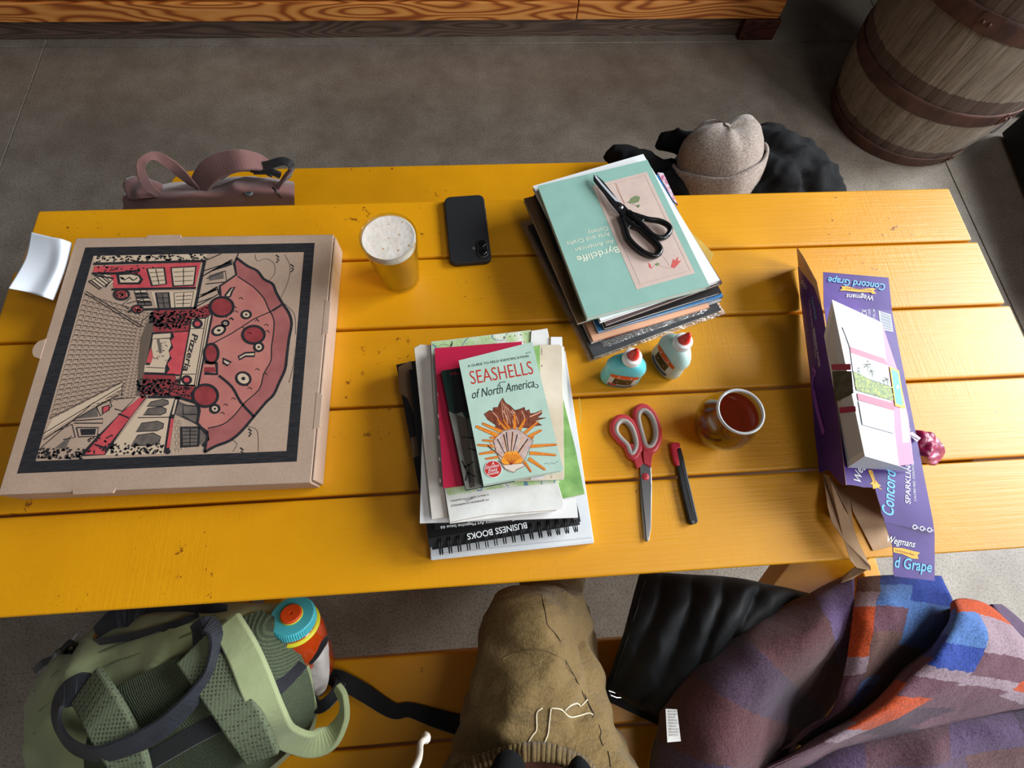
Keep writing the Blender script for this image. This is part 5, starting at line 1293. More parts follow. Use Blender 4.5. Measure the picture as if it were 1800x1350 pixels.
G().strap([(W(*p)) for p in ((440, 296, .64), (470, 290, .66), (498, 283, .67), (513, 292, .66), (508, 310, .63), (495, 322, .61))], .018, .002, BWEB, tw=[(0, -.5, .8), (.5, -.3, .8), (.8, 0, .4)]).build('webbing', mb, label='black webbing loop')
G().strap([(W(*p)) for p in ((488, 330, .615), (500, 312, .64), (513, 296, .655))], [.016, .010], .002, MAU).build('strap_anchor', mb)
G().tube([W(445, 300, .65), W(475, 300, .645), W(492, 308, .63)], .008, BWEB, 8).build('buckle', mb, smooth=True, label='black buckle')
h_ = hit(mtree, 437, 339, .0006, .62)
G().lathe([(.001, .002), (.0075, .002), (.009, .001), (.0095, 0)], h_, mat('grey_stud', (96, 104, 108), .4, .5), 20).build('round_badge', mb, label='round grey badge with a small mark')
P = Pr(h_ + Vector((0, 0, .002))); 
P.g.add([h_ + Vector((a, b, .0024)) for a, b in ((-.004, -.001), (.001, -.002), (.005, .003), (0, .001))], [(0, 1, 2, 3)], BLACK); P.build('badge_mark', mb)
G().strap([hit(mtree, 479, 329), hit(mtree, 487, 338), hit(mtree, 494, 347)], .004, .0012, BLACK).build('zip_slit', mb)

# ---- black coat and beanie on the far bench
CB = fabric('black_coat_cloth', (15, 15, 18), (10, 10, 12), .9, 300, .3, 0.0, 12)
def soft(name, label, cat, parts, m, amp=0, fs=12, vox=.010, smooth_=6, parent=None, seed=0, aniso=(1, 1, 1)):
    """one continuous lumpy surface: tapered capsules fused by a voxel remesh"""
    g = G()
    for pts in parts:
        for (a, ra), (b, rb) in zip(pts, pts[1:]):
            a, b = Vector(a), Vector(b); n = max(2, int((b - a).length / (.4 * min(ra, rb))))
            for i in range(n + 1):
                f = i / n; c = a.lerp(b, f); r = ra + (rb - ra) * f
                M = Matrix.Identity(4)
                prof = [(r * math.sin(t * PI / 8) + 1e-5, -r * math.cos(t * PI / 8)) for t in range(9)]
                g.lathe(prof, c, m, 14)
    o = g.build(name + '_tmp', None, org=(0, 0, 0))
    md = o.modifiers.new('r', 'REMESH'); md.mode = 'VOXEL'; md.voxel_size = vox
    md = o.modifiers.new('s', 'SMOOTH'); md.iterations = smooth_; md.factor = .5
    dg = bpy.context.evaluated_depsgraph_get(); dg.update()
    me = bpy.data.meshes.new_from_object(o.evaluated_get(dg)); bpy.data.objects.remove(o)
    g2 = G(); vs = [v.co.copy() for v in me.vertices]; ns = [v.normal.copy() for v in me.vertices]; fs_ = [list(p.vertices) for p in me.polygons]
    bpy.data.meshes.remove(me)
    if amp:
        for i, v in enumerate(vs):
            q = Vector((v.x * aniso[0], v.y * aniso[1], v.z * aniso[2])) * fs + Vector((seed, 0, 0))
            r = noise.noise(q); vs[i] = v + ns[i] * (amp * ((1 - 2.2 * abs(r)) * .8 + .35 * noise.noise(q * 3)))
    g2.add(vs, fs_, m)
    return g2
coat = empty('black_coat', W(1320, 300, .451), 'black cloth coat bundled on the far bench behind the tall book stack', 'coat')
g = soft('coat', '', '', [
    [(W(1082, 272, .50), .026), (W(1120, 290, .50), .036), (W(1180, 315, .49), .040)],
    [(W(1168, 245, .50), .024), (W(1215, 255, .52), .030), (W(1250, 300, .50), .040)],
    [(W(1120, 320, .49), .035), (W(1250, 335, .50), .045), (W(1380, 340, .50), .045)],
    [(W(1330, 250, .54), .036), (W(1375, 275, .545), .050), (W(1425, 315, .52), .050), (W(1445, 350, .49), .035)],
    [(W(1345, 235, .54), .022), (W(1400, 262, .54), .030), (W(1446, 305, .52), .030), (W(1462, 340, .49), .028)],
    [(W(1290, 290, .52), .05), (W(1370, 320, .53), .05)]], CB, amp=.013, fs=16, vox=.009, aniso=(1, 1.6, 1), seed=4)
for v in g.v: v.z = max(v.z, .4515) if .76 < v.y < 1.05 and v.x < .95 else v.z
ctree = bvh(g); g.build('cloth', coat, smooth=True)
WOOL = None
def wool():
    g = N('heathered_beige_wool'); v = g.coord(); a = g.noise(v, 260, 5, .8); b = g.noise(v, 14, 3)
    c = g.ramp(a, [(.38, (122, 106, 98)), (.5, (168, 152, 142)), (.62, (196, 182, 172))]); c = g.mix(.4, c, g.ramp(b, [(.3, (200, 190, 180)), (.7, (255, 255, 255))]), 'MULTIPLY')
    g.l(c, g.p.inputs['Base Color']); g.p.inputs['Roughness'].default_value = .95; g.p.inputs['Sheen Weight'].default_value = .4; g.p.inputs['Specular IOR Level'].default_value = .1; g.bump(a, .6, .002); return g.m
WOOL = wool()
hc = W(1262, 305, .515); hat = empty('beanie', hc, 'heathered beige wool beanie with a folded cuff resting on the black coat', 'hat')
Mh = Matrix.Translation(hc) @ Matrix.Rotation(math.radians(-20), 4, 'X') @ Matrix.Rotation(math.radians(-12), 4, 'Y')
def dent(v, z, a):
    # two soft lobes on top with a crease between them
    k = max(0, (z - .05) / .11); d = .022 * k * math.exp(-((v.x - .025) / .018) ** 2); v.z -= d
    v += Vector((.004 * math.sin(3 * a + 1), .004 * math.cos(2 * a), .003 * math.sin(4 * a)))
    return v
def hatshell(prof, nm, par, lump=.004):
    g = G(); seg = 48; vs = []
    for r, z in prof:
        for k in range(seg):
            a = 2 * PI * k / seg; v = Vector((r * 1.04 * math.cos(a), r * .86 * math.sin(a), z)); v = dent(v, z, a)
            v += Vector((1, 1, 1)) * (lump * noise.noise(Vector((v.x * 16, v.y * 16, v.z * 16))))
            vs.append(Mh @ v)
    n = len(prof); g.add(vs, [(i * seg + k, i * seg + (k + 1) % seg, (i + 1) * seg + (k + 1) % seg, (i + 1) * seg + k) for i in range(n - 1) for k in range(seg)], WOOL)
    return g.build(nm, par, smooth=True)
hatshell([(.098, .0), (.100, .02), (.100, .05), (.096, .075), (.087, .098), (.070, .116), (.046, .126), (.020, .129), (.001, .129)], 'crown', hat)
hatshell([(.098, -.036), (.105, -.040), (.111, -.026), (.114, 0), (.114, .028), (.112, .044), (.107, .047), (.100, .040)], 'folded_cuff', hat, .003)

# ---- green backpack
GRN_ = fabric('sage_green_nylon', (162, 172, 128), (146, 156, 114), .75, 200, .4, .2, 10, folds=18); MESH = None
def meshfab():
    g = N('dark_green_air_mesh'); v = g.coord(); w_ = g.n('ShaderNodeTexWave', wave_type='BANDS', bands_direction='DIAGONAL'); w_.inputs['Scale'].default_value = 130; w_.inputs['Distortion'].default_value = 2.5; w_.inputs['Detail Scale'].default_value = 3; g.l(v, w_.inputs[0])
    c = g.ramp(w_.outputs['Fac'], [(.2, (64, 72, 56)), (.8, (84, 93, 72))]); g.l(c, g.p.inputs['Base Color']); g.p.inputs['Roughness'].default_value = .9; g.p.inputs['Specular IOR Level'].default_value = .2; g.bump(w_.outputs['Fac'], .5, .002); return g.m
def spacer():
    g = N('perforated_spacer_mesh'); v = g.coord(); vo = g.n('ShaderNodeTexVoronoi'); vo.inputs['Scale'].default_value = 190; vo.inputs['Randomness'].default_value = .15; g.l(v, vo.inputs['Vector'])
    c = g.ramp(vo.outputs['Distance'], [(.22, (58, 64, 50)), (.34, (98, 106, 84))]); g.l(c, g.p.inputs['Base Color']); g.p.inputs['Roughness'].default_value = .9; g.p.inputs['Specular IOR Level'].default_value = .2; g.bump(vo.outputs['Distance'], .4, .002); return g.m
MESH = meshfab(); SPC = spacer(); NAVY = fabric('blue_black_webbing', (42, 44, 52), (32, 34, 40), .55, 500, .4, .1, 60)
gb = empty('green_backpack', W(300, 1230, .451), 'sage green backpack with black straps lying on the near bench at the lower left', 'backpack')
g = G()
rows = [[(48, 1262, .455), (95, 1190, .455), (170, 1130, .455), (262, 1100, .455), (380, 1082, .455), (490, 1080, .455)],
        [(42, 1238, .53), (86, 1172, .53), (160, 1108, .54), (256, 1078, .56), (378, 1062, .58), (492, 1060, .575)],
        [(44, 1262, .57), (98, 1198, .60), (188, 1138, .62), (288, 1106, .635), (400, 1074, .64), (505, 1080, .62)],
        [(42, 1300, .57), (108, 1250, .62), (215, 1195, .645), (325, 1150, .655), (430, 1110, .655), (525, 1120, .61)],
        [(42, 1325, .56), (120, 1305, .61), (235, 1262, .64), (365, 1210, .65), (465, 1165, .64), (545, 1180, .59)],
        [(50, 1360, .53), (140, 1362, .59), (255, 1335, .62), (390, 1295, .63), (490, 1245, .61), (556, 1232, .55)],
        [(70, 1400, .50), (165, 1430, .55), (275, 1410, .56), (405, 1370, .56), (490, 1310, .55), (556, 1268, .50)],
        [(80, 1420, .455), (175, 1470, .455), (285, 1470, .455), (410, 1420, .455), (492, 1345, .455), (552, 1285, .455)]]
patch(g, rows, GRN_, 9, 7, amp=.009, fs=9, seed=2); btree = bvh(g); g.build('body', gb, smooth=True)
g = G()
rows = [[(192, 1212, .652), (300, 1160, .668), (385, 1117, .672), (425, 1086, .66), (458, 1072, .645)],
        [(170, 1250, .655), (285, 1205, .675), (385, 1160, .680), (450, 1122, .672), (503, 1100, .640)],
        [(152, 1300, .64), (275, 1262, .668), (385, 1218, .677), (468, 1176, .665), (536, 1165, .615)],
        [(148, 1345, .62), (275, 1318, .655), (398, 1280, .662), (488, 1236, .645), (552, 1226, .585)],
        [(160, 1385, .59), (285, 1378, .625), (400, 1352, .63), (476, 1302, .62), (550, 1266, .54)],
        [(175, 1430, .54), (290, 1430, .56), (405, 1400, .56), (480, 1345, .53), (540, 1290, .49)]]
patch(g, rows, MESH, 9, 7, amp=.004, fs=9, seed=8); ptree = bvh(g); g.build('back_panel', gb, smooth=True, label='dark green ribbed back panel')
def on(tree, pts, off, zz=.6): return [hit(tree, x, y, off, zz) for x, y in pts]
G().strap([W(*p) for p in ((152, 1205, .655), (176, 1245, .682), (202, 1292, .688), (226, 1340, .675), (242, 1392, .645))], [.058, .055, .050], .010, SPC).build('shoulder_strap', gb, bevel=.003, label='grey green perforated strap')
G().strap([W(*p) for p in ((338, 1140, .690), (372, 1185, .694), (408, 1236, .690), (438, 1288, .676), (462, 1332, .645))], [.055, .058, .05], .010, SPC).build('shoulder_strap', gb, bevel=.003, label='perforated inner half of the right strap')
G().strap([W(*p) for p in ((398, 1094, .690), (428, 1148, .698), (453, 1208, .690), (474, 1256, .665))] + [W(*p) for p in ((498, 1292, .62), (540, 1308, .58), (580, 1296, .56), (603, 1262, .56), (604, 1230, .565), (592, 1206, .56))], [.042, .046, .044, .042, .030, .016], .010, GRN_, tw=[(.2, -.2, 1), (.2, -.2, 1), (0, -.3, 1), (-.6, .3, .6), (-.9, .2, .4)]).build('shoulder_strap', gb, bevel=.003, label='light green shoulder strap curling onto the bench')
G().strap([W(*p) for p in ((545, 1232, .53), (562, 1243, .53), (585, 1225, .53), (600, 1198, .52))], [.022, .018], .004, BWEB).build('webbing', gb)
# grab handle: one long black loop
G().strap([W(*p) for p in ((340, 1112, .685), (362, 1098, .70), (380, 1112, .705), (382, 1142, .70), (368, 1188, .70), (330, 1238, .70), (280, 1284, .70), (225, 1312, .70), (172, 1326, .69), (128, 1312, .67), (104, 1280, .655), (100, 1246, .65), (112, 1222, .65), (140, 1210, .655), (160, 1214, .64))],
          [.022, .026, .024, .022, .028, .032, .030, .030, .034, .038, .042, .044], .004, NAVY, tw=[(0, 0, 1), (1, 0, .3), (.8, -.6, .6), (.3, -.6, .9), (0, -.7, .8), (-.5, -.5, .8), (-.6, 0, .8), (0, 0, 1)]).build('grab_loop', gb, bevel=.0012, label='long ribbed blue-black loop')
G().strap([W(*p) for p in ((350, 1108, .692), (352, 1135, .69), (358, 1165, .685), (356, 1180, .68))], .020, .003, BWEB).build('webbing', gb)
G().strap(on(btree, [(168, 1112), (205, 1085), (255, 1078)], .010) + on(btree, [(310, 1072), (365, 1072), (400, 1070)], .010), [.020, .036, .042, .040, .024, .012], .003, NAVY).build('webbing', gb, bevel=.001, label='wide blue-black top webbing')
G().strap(on(btree, [(62, 1180), (85, 1158), (120, 1138), (175, 1128), (235, 1118), (300, 1100), (350, 1082)], .003), .012, .003, BWEB).build('zipper', gb, label='black zipper')
for k, (x, y) in enumerate(((125, 1128), (165, 1122))):
    G().strap([hit(btree, x, y, .006), hit(btree, x + 12, y - 14, .010)], .005, .0015, CHROME).build('zip_pull', gb)
G().tube(on(btree, [(110, 1140), (122, 1128), (134, 1134), (128, 1146), (112, 1146)], .008), .004, BLACK, 6, True).build('buckle', gb)
for pts in ([(70, 1250), (130, 1200), (220, 1158), (320, 1120), (400, 1090)], [(60, 1215), (100, 1182), (180, 1145), (280, 1112), (380, 1082)], [(60, 1290), (130, 1238), (200, 1205)]):
    G().tube(on(btree, pts, .0012), .0016, fabric('green_piping', (112, 118, 82), (104, 110, 78)) if 'green_piping' not in bpy.data.materials else bpy.data.materials['green_piping'], 5).build('seam', gb)
G().strap(on(ptree, [(238, 1352), (285, 1325), (335, 1296), (385, 1270)], .010), .026, .002, BWEB).build('webbing', gb)
G().strap(on(ptree, [(466, 1226), (490, 1207), (515, 1182), (530, 1165)], .004), .022, .002, NAVY).build('webbing', gb)
# side pocket in pale mesh
g = G(); PW = fabric('pale_stretch_mesh', (196, 188, 182), (176, 168, 164), .85, 200, .5, .2, 20, folds=30)
rows = [[(563, 1082, .57), (572, 1110, .575), (577, 1150, .56), (577, 1195, .54), (566, 1222, .50)], [(548, 1108, .592), (562, 1135, .590), (568, 1165, .575), (566, 1200, .55), (556, 1225, .51)],
        [(532, 1140, .595), (546, 1160, .590), (552, 1180, .575), (550, 1208, .55), (545, 1226, .51)], [(520, 1158, .58), (530, 1172, .575), (536, 1192, .56), (540, 1212, .54), (538, 1226, .50)]]
patch(g, rows, PW, 8, 6, amp=.003, fs=40, seed=1); ktree = bvh(g); g.build('side_pocket', gb, smooth=True, solid=.0015, label='pale mesh side pocket')
G().strap([hit(ktree, 540, 1160, .004), hit(ktree, 552, 1146, .006), W(563, 1128, .600), W(570, 1118, .585)], .022, .002, BWEB).build('webbing', gb)
G().strap([W(*p) for p in ((578, 1188, .47), (600, 1196, .470), (640, 1218, .462), (690, 1249, .456), (720, 1248, .4555), (765, 1262, .4545), (812, 1276, .454), (850, 1290, .4535))], [.026, .030, .030, .026, .024, .030, .034, .036], .002, BWEB).build('webbing', gb, label='black hip strap lying across the bench')
G().tube([W(585, 1190, .475), W(592, 1206, .47), W(596, 1216, .468)], .009, BLACK, 8).build('buckle', gb, smooth=True)

# ---- water bottle in the pocket
tpx = W(512, 1080, .645); btx = W(548, 1172, .505); ax = (tpx - btx).normalized()
wb = empty('water_bottle', btx, 'red-brown water bottle with a turquoise and orange lid in the pocket of the green backpack', 'bottle')
R_ = ax.to_track_quat('Z', 'Y').to_matrix().to_4x4(); L = (tpx - btx).length
AMBP = mat('red_brown_plastic', (176, 58, 14), .15, coat=.5); TQ = flat('turquoise_lid', (72, 178, 190), .45); YG = flat('yellow_ring', (214, 204, 40), .5); OR_ = flat('orange_cap', (222, 74, 22), .45)
G().lathe([(.001, 0), (.036, 0), (.041, .006), (.041, L - .055), (.039, L - .042), (.034, L - .030), (.0325, L - .022), (.001, L - .022)], btx, AMBP, 40, M=R_).build('body', wb, smooth=True)
G().lathe([(.033, L - .0315), (.0385, L - .030), (.0385, L - .0275), (.033, L - .026)], btx, YG, 40, M=R_).build('ring', wb, smooth=True, label='yellow ring')
g = G(); seg = 120; vs = []
for r, z in ((.0335, L - .022), (.0345, L - .0205), (.0345, L - .006), (.0325, L - .003), (.0200, L - .0022), (.001, L - .0022)):
    for k in range(seg):
        a = 2 * PI * k / seg; rr_ = r + (.0006 if k % 2 else -.0006) * (r > .034); vs.append(btx + (R_ @ Vector((rr_ * math.cos(a), rr_ * math.sin(a), z))))
g.add(vs, [(i * seg + k, i * seg + (k + 1) % seg, (i + 1) * seg + (k + 1) % seg, (i + 1) * seg + k) for i in range(5) for k in range(seg)], TQ); g.build('lid', wb, label='turquoise ribbed lid')
G().lathe([(.0165, L - .0022), (.0175, L - .001), (.0165, L + .0005)], btx, YG, 32, M=R_).build('ring', wb, smooth=True, label='thin yellow ring')
G().lathe([(.0165, L - .0022), (.0160, L + .0030), (.0145, L + .0042), (.0030, L + .0042), (.0028, L + .0030), (.001, L + .0030)], btx, OR_, 32, M=R_).build('cap', wb, smooth=False, label='orange centre cap')
g = G(); vs = []
for z in (L - .118, L - .066):
    for k in range(15):
        a = -1.9 + 1.5 * k / 14; vs.append(btx + (R_ @ Vector((.0414 * math.cos(a), .0414 * math.sin(a), z))))
g.add(vs, [(k, k + 1, 16 + k, 15 + k) for k in range(14)], flat('dark_sticker', (22, 18, 20), .4)); g.build('sticker', wb, label='dark sticker with a pale oval emblem')
g = G(); vs = []
for k in range(20):
    a = 2 * PI * k / 20; an = -1.15 + .34 * math.cos(a); vs.append(btx + (R_ @ Vector((.0418 * math.cos(an), .0418 * math.sin(an), L - .090 + .015 * math.sin(a)))))
g.add(vs, [list(range(20))], flat('pale_emblem', (190, 180, 178), .5)); g.build('emblem', wb)

# ---- puffer jacket
PUF = fabric('black_quilted_nylon', (23, 25, 28), (18, 19, 22), .6, 260, .25, .03, 20)
pj = empty('puffer_jacket', W(1220, 1130, .451), 'black quilted puffer jacket on the near bench between the trousers and the plaid blanket', 'jacket')
def quilt(p, u, v):
    k = abs(math.sin(PI * 5 * (u + .12 * v * math.sin(2.2 * v)))) ** .6; e = min(1, 6 * min(u, 1 - u), 6 * v)
    p.z += (.020 * k - .006) * e * (1 - .55 * v); return p
g = G()
rows = [[(1128, 1012, .455), (1172, 1016, .455), (1222, 1018, .455), (1282, 1022, .455), (1345, 1034, .455), (1425, 1050, .455)],
        [(1125, 1007, .52), (1168, 1009, .53), (1220, 1012, .54), (1280, 1016, .55), (1342, 1027, .55), (1418, 1043, .53)],
        [(1110, 1060, .55), (1165, 1062, .565), (1222, 1062, .58), (1272, 1068, .59), (1326, 1072, .58), (1390, 1076, .55)],
        [(1096, 1112, .545), (1150, 1120, .565), (1208, 1125, .575), (1256, 1125, .58), (1300, 1120, .57), (1352, 1115, .55)],
        [(1080, 1160, .52), (1128, 1180, .545), (1188, 1195, .55), (1236, 1195, .55), (1280, 1185, .54), (1330, 1170, .52)],
        [(1066, 1202, .49), (1108, 1228, .51), (1165, 1250, .51), (1215, 1260, .51), (1260, 1255, .50), (1320, 1240, .50)],
        [(1070, 1208, .455), (1112, 1240, .455), (1168, 1268, .455), (1216, 1282, .455), (1262, 1280, .455), (1322, 1260, .455)]]
patch(g, rows, PUF, 12, 9, amp=.003, fs=14, fn=quilt); jtree = bvh(g); g.build('quilted_body', pj, smooth=True)
for pts in ([(1134, 1020), (1118, 1075), (1100, 1130), (1078, 1195)],):
    G().tube(on(jtree, pts, .0015), .002, PUF, 6).build('seam', pj)
G().strap([W(*p) for p in ((1035, 1212, .453), (1070, 1218, .458), (1110, 1236, .463), (1165, 1262, .463), (1230, 1290, .463))], .030, .006, BWEB).build('zipper', pj, bevel=.001, label='black zipper tape')
G().tube([W(x, y, .475) for x, y in ((1070, 1214), (1082, 1218), (1094, 1216), (1096, 1226), (1084, 1226), (1074, 1222))], .0014, STEEL, 6, True).build('zip_pull', pj, label='steel zip pull')

# ---- plaid blanket
def plaidmat(name, bands, vdir=True, base=None):
    """bands: list of (u limit, colour stops along v); real woven blocks in the cloth's own uv"""
    g = N(name); uvn = g.n('ShaderNodeTexCoord'); sep = g.n('ShaderNodeSeparateXYZ'); v0 = g.coord()
    wob = g.math('MULTIPLY', g.math('SUBTRACT', g.noise(v0, 90, 3), .5), .03)
    g.l(uvn.outputs['UV'], sep.inputs[0]); u = g.math('ADD', sep.outputs[1], wob); v = g.math('ADD', sep.outputs[0], wob)
    c = g.ramp(v, bands[0][1], 'CONSTANT')
    for lim, st in bands[1:]: c = g.mix(g.math('GREATER_THAN', u, lim), c, g.ramp(v, st, 'CONSTANT'))
    fz_ = g.noise(v0, 330, 4, .8); c = g.mix(.75, c, g.ramp(fz_, [(.36, (120, 112, 116)), (.5, (228, 224, 230)), (.62, (255, 255, 255))]), 'MULTIPLY')
    g.l(c, g.p.inputs['Base Color']); g.p.inputs['Roughness'].default_value = .95; g.p.inputs['Sheen Weight'].default_value = .25; g.p.inputs['Sheen Roughness'].default_value = .5; g.p.inputs['Specular IOR Level'].default_value = .1
    g.bump(g.math('ADD', fz_, g.math('MULTIPLY', g.noise(v0, 60, 3), 1.5)), .7, .003); return g.m
MV, LL, OG, BL, LB_, BN, DP_ = (122, 82, 96), (176, 152, 162), (212, 86, 36), (52, 82, 176), (96, 140, 208), (128, 92, 84), (88, 62, 80)
PA = plaidmat('plaid_underside', [(0, [(0, (92, 74, 100)), (.18, (104, 66, 70)), (.42, (86, 66, 84)), (.6, (104, 68, 70)), (.85, (112, 90, 132))])])
PB = plaidmat('plaid_blocks_left', [(0, [(0, BN), (.12, LL), (.20, OG), (.47, LL), (.56, MV), (.9, BN)]), (.42, [(0, BL), (.08, LB_), (.20, MV), (.34, BN), (.62, LB_), (.68, BL), (.80, MV)]), (.74, [(0, BL), (.16, LB_), (.42, BN), (.66, BN), (.8, MV)])])
PC = plaidmat('plaid_blocks_ridge', [(0, [(0, OG), (.07, LB_), (.22, BL), (.34, MV), (.48, OG), (.72, LL), (.8, MV)]), (.30, [(0, OG), (.09, LB_), (.26, BL), (.38, LL), (.44, MV), (.55, OG), (.77, LL), (.84, MV)]), (.56, [(0, OG), (.10, LL), (.28, MV), (.40, LL), (.46, MV), (.62, DP_), (.8, MV)]), (.80, [(0, LL), (.20, MV), (.30, OG), (.44, LL), (.5, MV), (.75, DP_)])])
PD = plaidmat('plaid_front', [(0, [(0, (96, 74, 104)), (.3, (112, 78, 88)), (.55, (104, 82, 116)), (.8, (84, 66, 90))]), (.5, [(0, (82, 88, 140)), (.25, (106, 82, 106)), (.6, (118, 80, 80)), (.85, (84, 90, 142))])])
pb = empty('plaid_blanket', W(1480, 1200, .451), 'purple, orange and blue plaid wool blanket heaped on the near bench at the lower right', 'blanket')
g = G()
patch(g, [[(1150, 1400, .455), (1160, 1300, .455), (1195, 1195, .455), (1290, 1125, .455), (1395, 1075, .455), (1500, 1035, .455)],
          [(1146, 1400, .50), (1158, 1290, .52), (1195, 1184, .53), (1292, 1110, .545), (1398, 1058, .555), (1502, 1010, .57)],
          [(1200, 1410, .56), (1215, 1320, .59), (1250, 1225, .60), (1330, 1145, .61), (1418, 1090, .61), (1500, 1040, .60)],
          [(1270, 1405, .57), (1280, 1335, .60), (1320, 1260, .60), (1380, 1190, .60), (1440, 1125, .615), (1496, 1075, .61)],
          [(1320, 1400, .53), (1345, 1340, .545), (1385, 1280, .53), (1420, 1225, .52), (1450, 1165, .545), (1492, 1120, .59)],
          [(1340, 1395, .50), (1368, 1345, .50), (1410, 1295, .48), (1450, 1250, .475), (1478, 1200, .50), (1496, 1150, .565)]], PA, 9, 9, amp=.010, fs=7, seed=5)
patch(g, [[(1508, 1015, .580), (1500, 1065, .62), (1492, 1130, .615), (1478, 1200, .60), (1452, 1258, .585), (1372, 1318, .56)],
          [(1540, 1012, .595), (1530, 1065, .635), (1520, 1130, .630), (1508, 1195, .61), (1475, 1250, .59), (1388, 1314, .565)],
          [(1590, 1010, .600), (1578, 1065, .635), (1562, 1125, .625), (1542, 1180, .60), (1496, 1240, .58), (1400, 1308, .56)],
          [(1655, 1012, .590), (1680, 1082, .60), (1640, 1138, .585), (1592, 1185, .56), (1530, 1248, .545), (1420, 1316, .53)]], PB, 9, 9, amp=.004, fs=11, seed=1)
patch(g, [[(1668, 1082, .550), (1648, 1118, .55), (1600, 1166, .54), (1535, 1228, .53), (1456, 1284, .525), (1352, 1344, .52)],
          [(1672, 1058, .635), (1668, 1110, .665), (1612, 1172, .655), (1545, 1235, .640), (1465, 1288, .625), (1345, 1350, .58)],
          [(1700, 1052, .635), (1718, 1115, .670), (1680, 1185, .660), (1600, 1240, .650), (1500, 1290, .630), (1342, 1358, .58)],
          [(1745, 1068, .61), (1790, 1130, .64), (1770, 1195, .64), (1680, 1240, .63), (1540, 1292, .61), (1345, 1368, .57)],
          [(1800, 1130, .56), (1880, 1180, .58), (1860, 1230, .60), (1745, 1255, .60), (1585, 1298, .59), (1352, 1385, .55)]], PC, 9, 9, amp=.005, fs=9, seed=6)
patch(g, [[(1350, 1378, .555), (1500, 1305, .585), (1640, 1275, .592), (1750, 1256, .59), (1880, 1228, .58)],
          [(1335, 1420, .57), (1500, 1345, .61), (1640, 1315, .615), (1760, 1290, .61), (1890, 1260, .60)],
          [(1330, 1470, .55), (1500, 1400, .60), (1650, 1370, .605), (1780, 1340, .60), (1910, 1310, .58)],
          [(1320, 1540, .50), (1500, 1480, .55), (1660, 1460, .55), (1800, 1430, .54), (1930, 1400, .52)]], PD, 9, 8, amp=.008, fs=7, seed=11)
# the right side falls off the bench end
patch(g, [[(1745, 1062, .60), (1810, 1130, .575), (1895, 1180, .57), (1930, 1300, .56)], [(1760, 1062, .52), (1830, 1120, .50), (1910, 1180, .49), (1950, 1300, .49)], [(1740, 1062, .455), (1800, 1110, .455), (1880, 1170, .455), (1940, 1300, .455)]], PD, 8, 5, amp=.004, fs=8)
g.build('folded_cloth', pb, smooth=True, solid=.004)
CL = flat('white_care_label', (226, 224, 222), .6)
q = [W(1170, 1246, .590), W(1190, 1247, .592), W(1197, 1303, .598), W(1173, 1305, .598)]
G().prism(q, (0, 0, -.0006), CL).build('care_label', pb, label='white care label with tiny lettering')
P = Pr((0, 0, .5905), (Vector(q[1]) - q[0]).cross(Vector(q[3]) - q[0]) * -1)
if P.n.z < 0: P.n = -P.n
P.p0 = q[0]
for k in range(9): P.text('100% WOOL DRY CLEAN ONLY' if k % 2 else 'MADE IN ITALY  RN 5120', (1173.5 + .35 * k, 1252 + 5.2 * k), (1190 + .6 * k - (3 if k % 3 == 2 else 0), 1252 + 5.2 * k), .0028, INKG, 1)
P.build('label_lettering', pb)

# =================================================================== PERSON
KH = None
def khaki():
    g = N('khaki_cotton'); v = g.coord(); a = g.noise(g.coord((3, 1, 3)), 160, 4, .7); b = g.noise(v, 9, 4)
    c = g.ramp(b, [(.3, (122, 100, 62)), (.7, (138, 115, 74))]); c = g.mix(.5, c, g.ramp(a, [(.3, (190, 184, 170)), (.7, (255, 255, 255))]), 'MULTIPLY')
    g.l(c, g.p.inputs['Base Color']); g.p.inputs['Roughness'].default_value = .85; g.p.inputs['Specular IOR Level'].default_value = .2; g.p.inputs['Sheen Weight'].default_value = .15
    wr = g.noise(g.coord((1, 2.6, 2), rot=(0, 0, .35)), 11, 4, .6)
    g.bump(g.math('ADD', g.math('MULTIPLY', a, .25), g.math('MULTIPLY', wr, 3)), .6, .011); return g.m
KH = khaki(); SKIN = mat('skin', (226, 166, 150), .55, var=(216, 150, 138), nscale=30); SHIRT = fabric('black_fleece', (18, 19, 22), (13, 14, 16), .95, 500, .6, 0, 40)
per = empty('person', W(930, 1330, .451), 'seated person seen from above, khaki trousers with elastic waistband, crossed legs, black top', 'person')
hipR = W(908, 1330, .565); hipL = W(992, 1330, .565); kneeR = W(926, 1094, .600); kneeL = W(984, 1120, .470)
ankR = Vector((.20, .10, .16)); ankL = Vector((.10, .10, .075)); toeR = Vector((.23, .22, .10)); toeL = Vector((.10, .22, .035))
pel = W(943, 1362, .575)
k2 = W(984, 1092, .500)
def limb(s, f): return [[(hipR - Vector((0, .05, 0)), .105 * s + f), (hipR, .092 * s + f), (W(926, 1215, .585), .082 * s + f), (W(925, 1150, .593), .070 * s + f), (kneeR, .052 * s + f)],
     [(kneeR, .050 * s + f), (k2, .048 * s + f), (W(970, 1075, .42), .050 * s + f), (Vector((.17, .05, .30)), .05 * s + f), (ankR, .036 * s + f * 1.6)],
     [(hipL - Vector((0, .05, 0)), .105 * s + f), (hipL, .088 * s + f), (W(978, 1210, .53), .074 * s + f), (kneeL, .050 * s + f)],
     [(kneeL, .05 * s + f), (Vector((.12, .03, .30)), .055 * s + f), (ankL, .036 * s + f * 1.6)],
     [(pel + Vector((-.055, -.06, .01)), .115 * s + f), (pel + Vector((.055, -.06, .01)), .115 * s + f)]]
parts = limb(1, 0)
parts.append([(pel + Vector((0, -.06, .04)), .125), (pel + Vector((0, -.13, .14)), .11)])
parts.append([(ankR, .036), (toeR, .026)]); parts.append([(ankL, .036), (toeL, .026)])
g = soft('body', '', '', parts, SKIN, vox=.010, smooth_=4)
for v in g.v: v.z = max(v.z, .002)
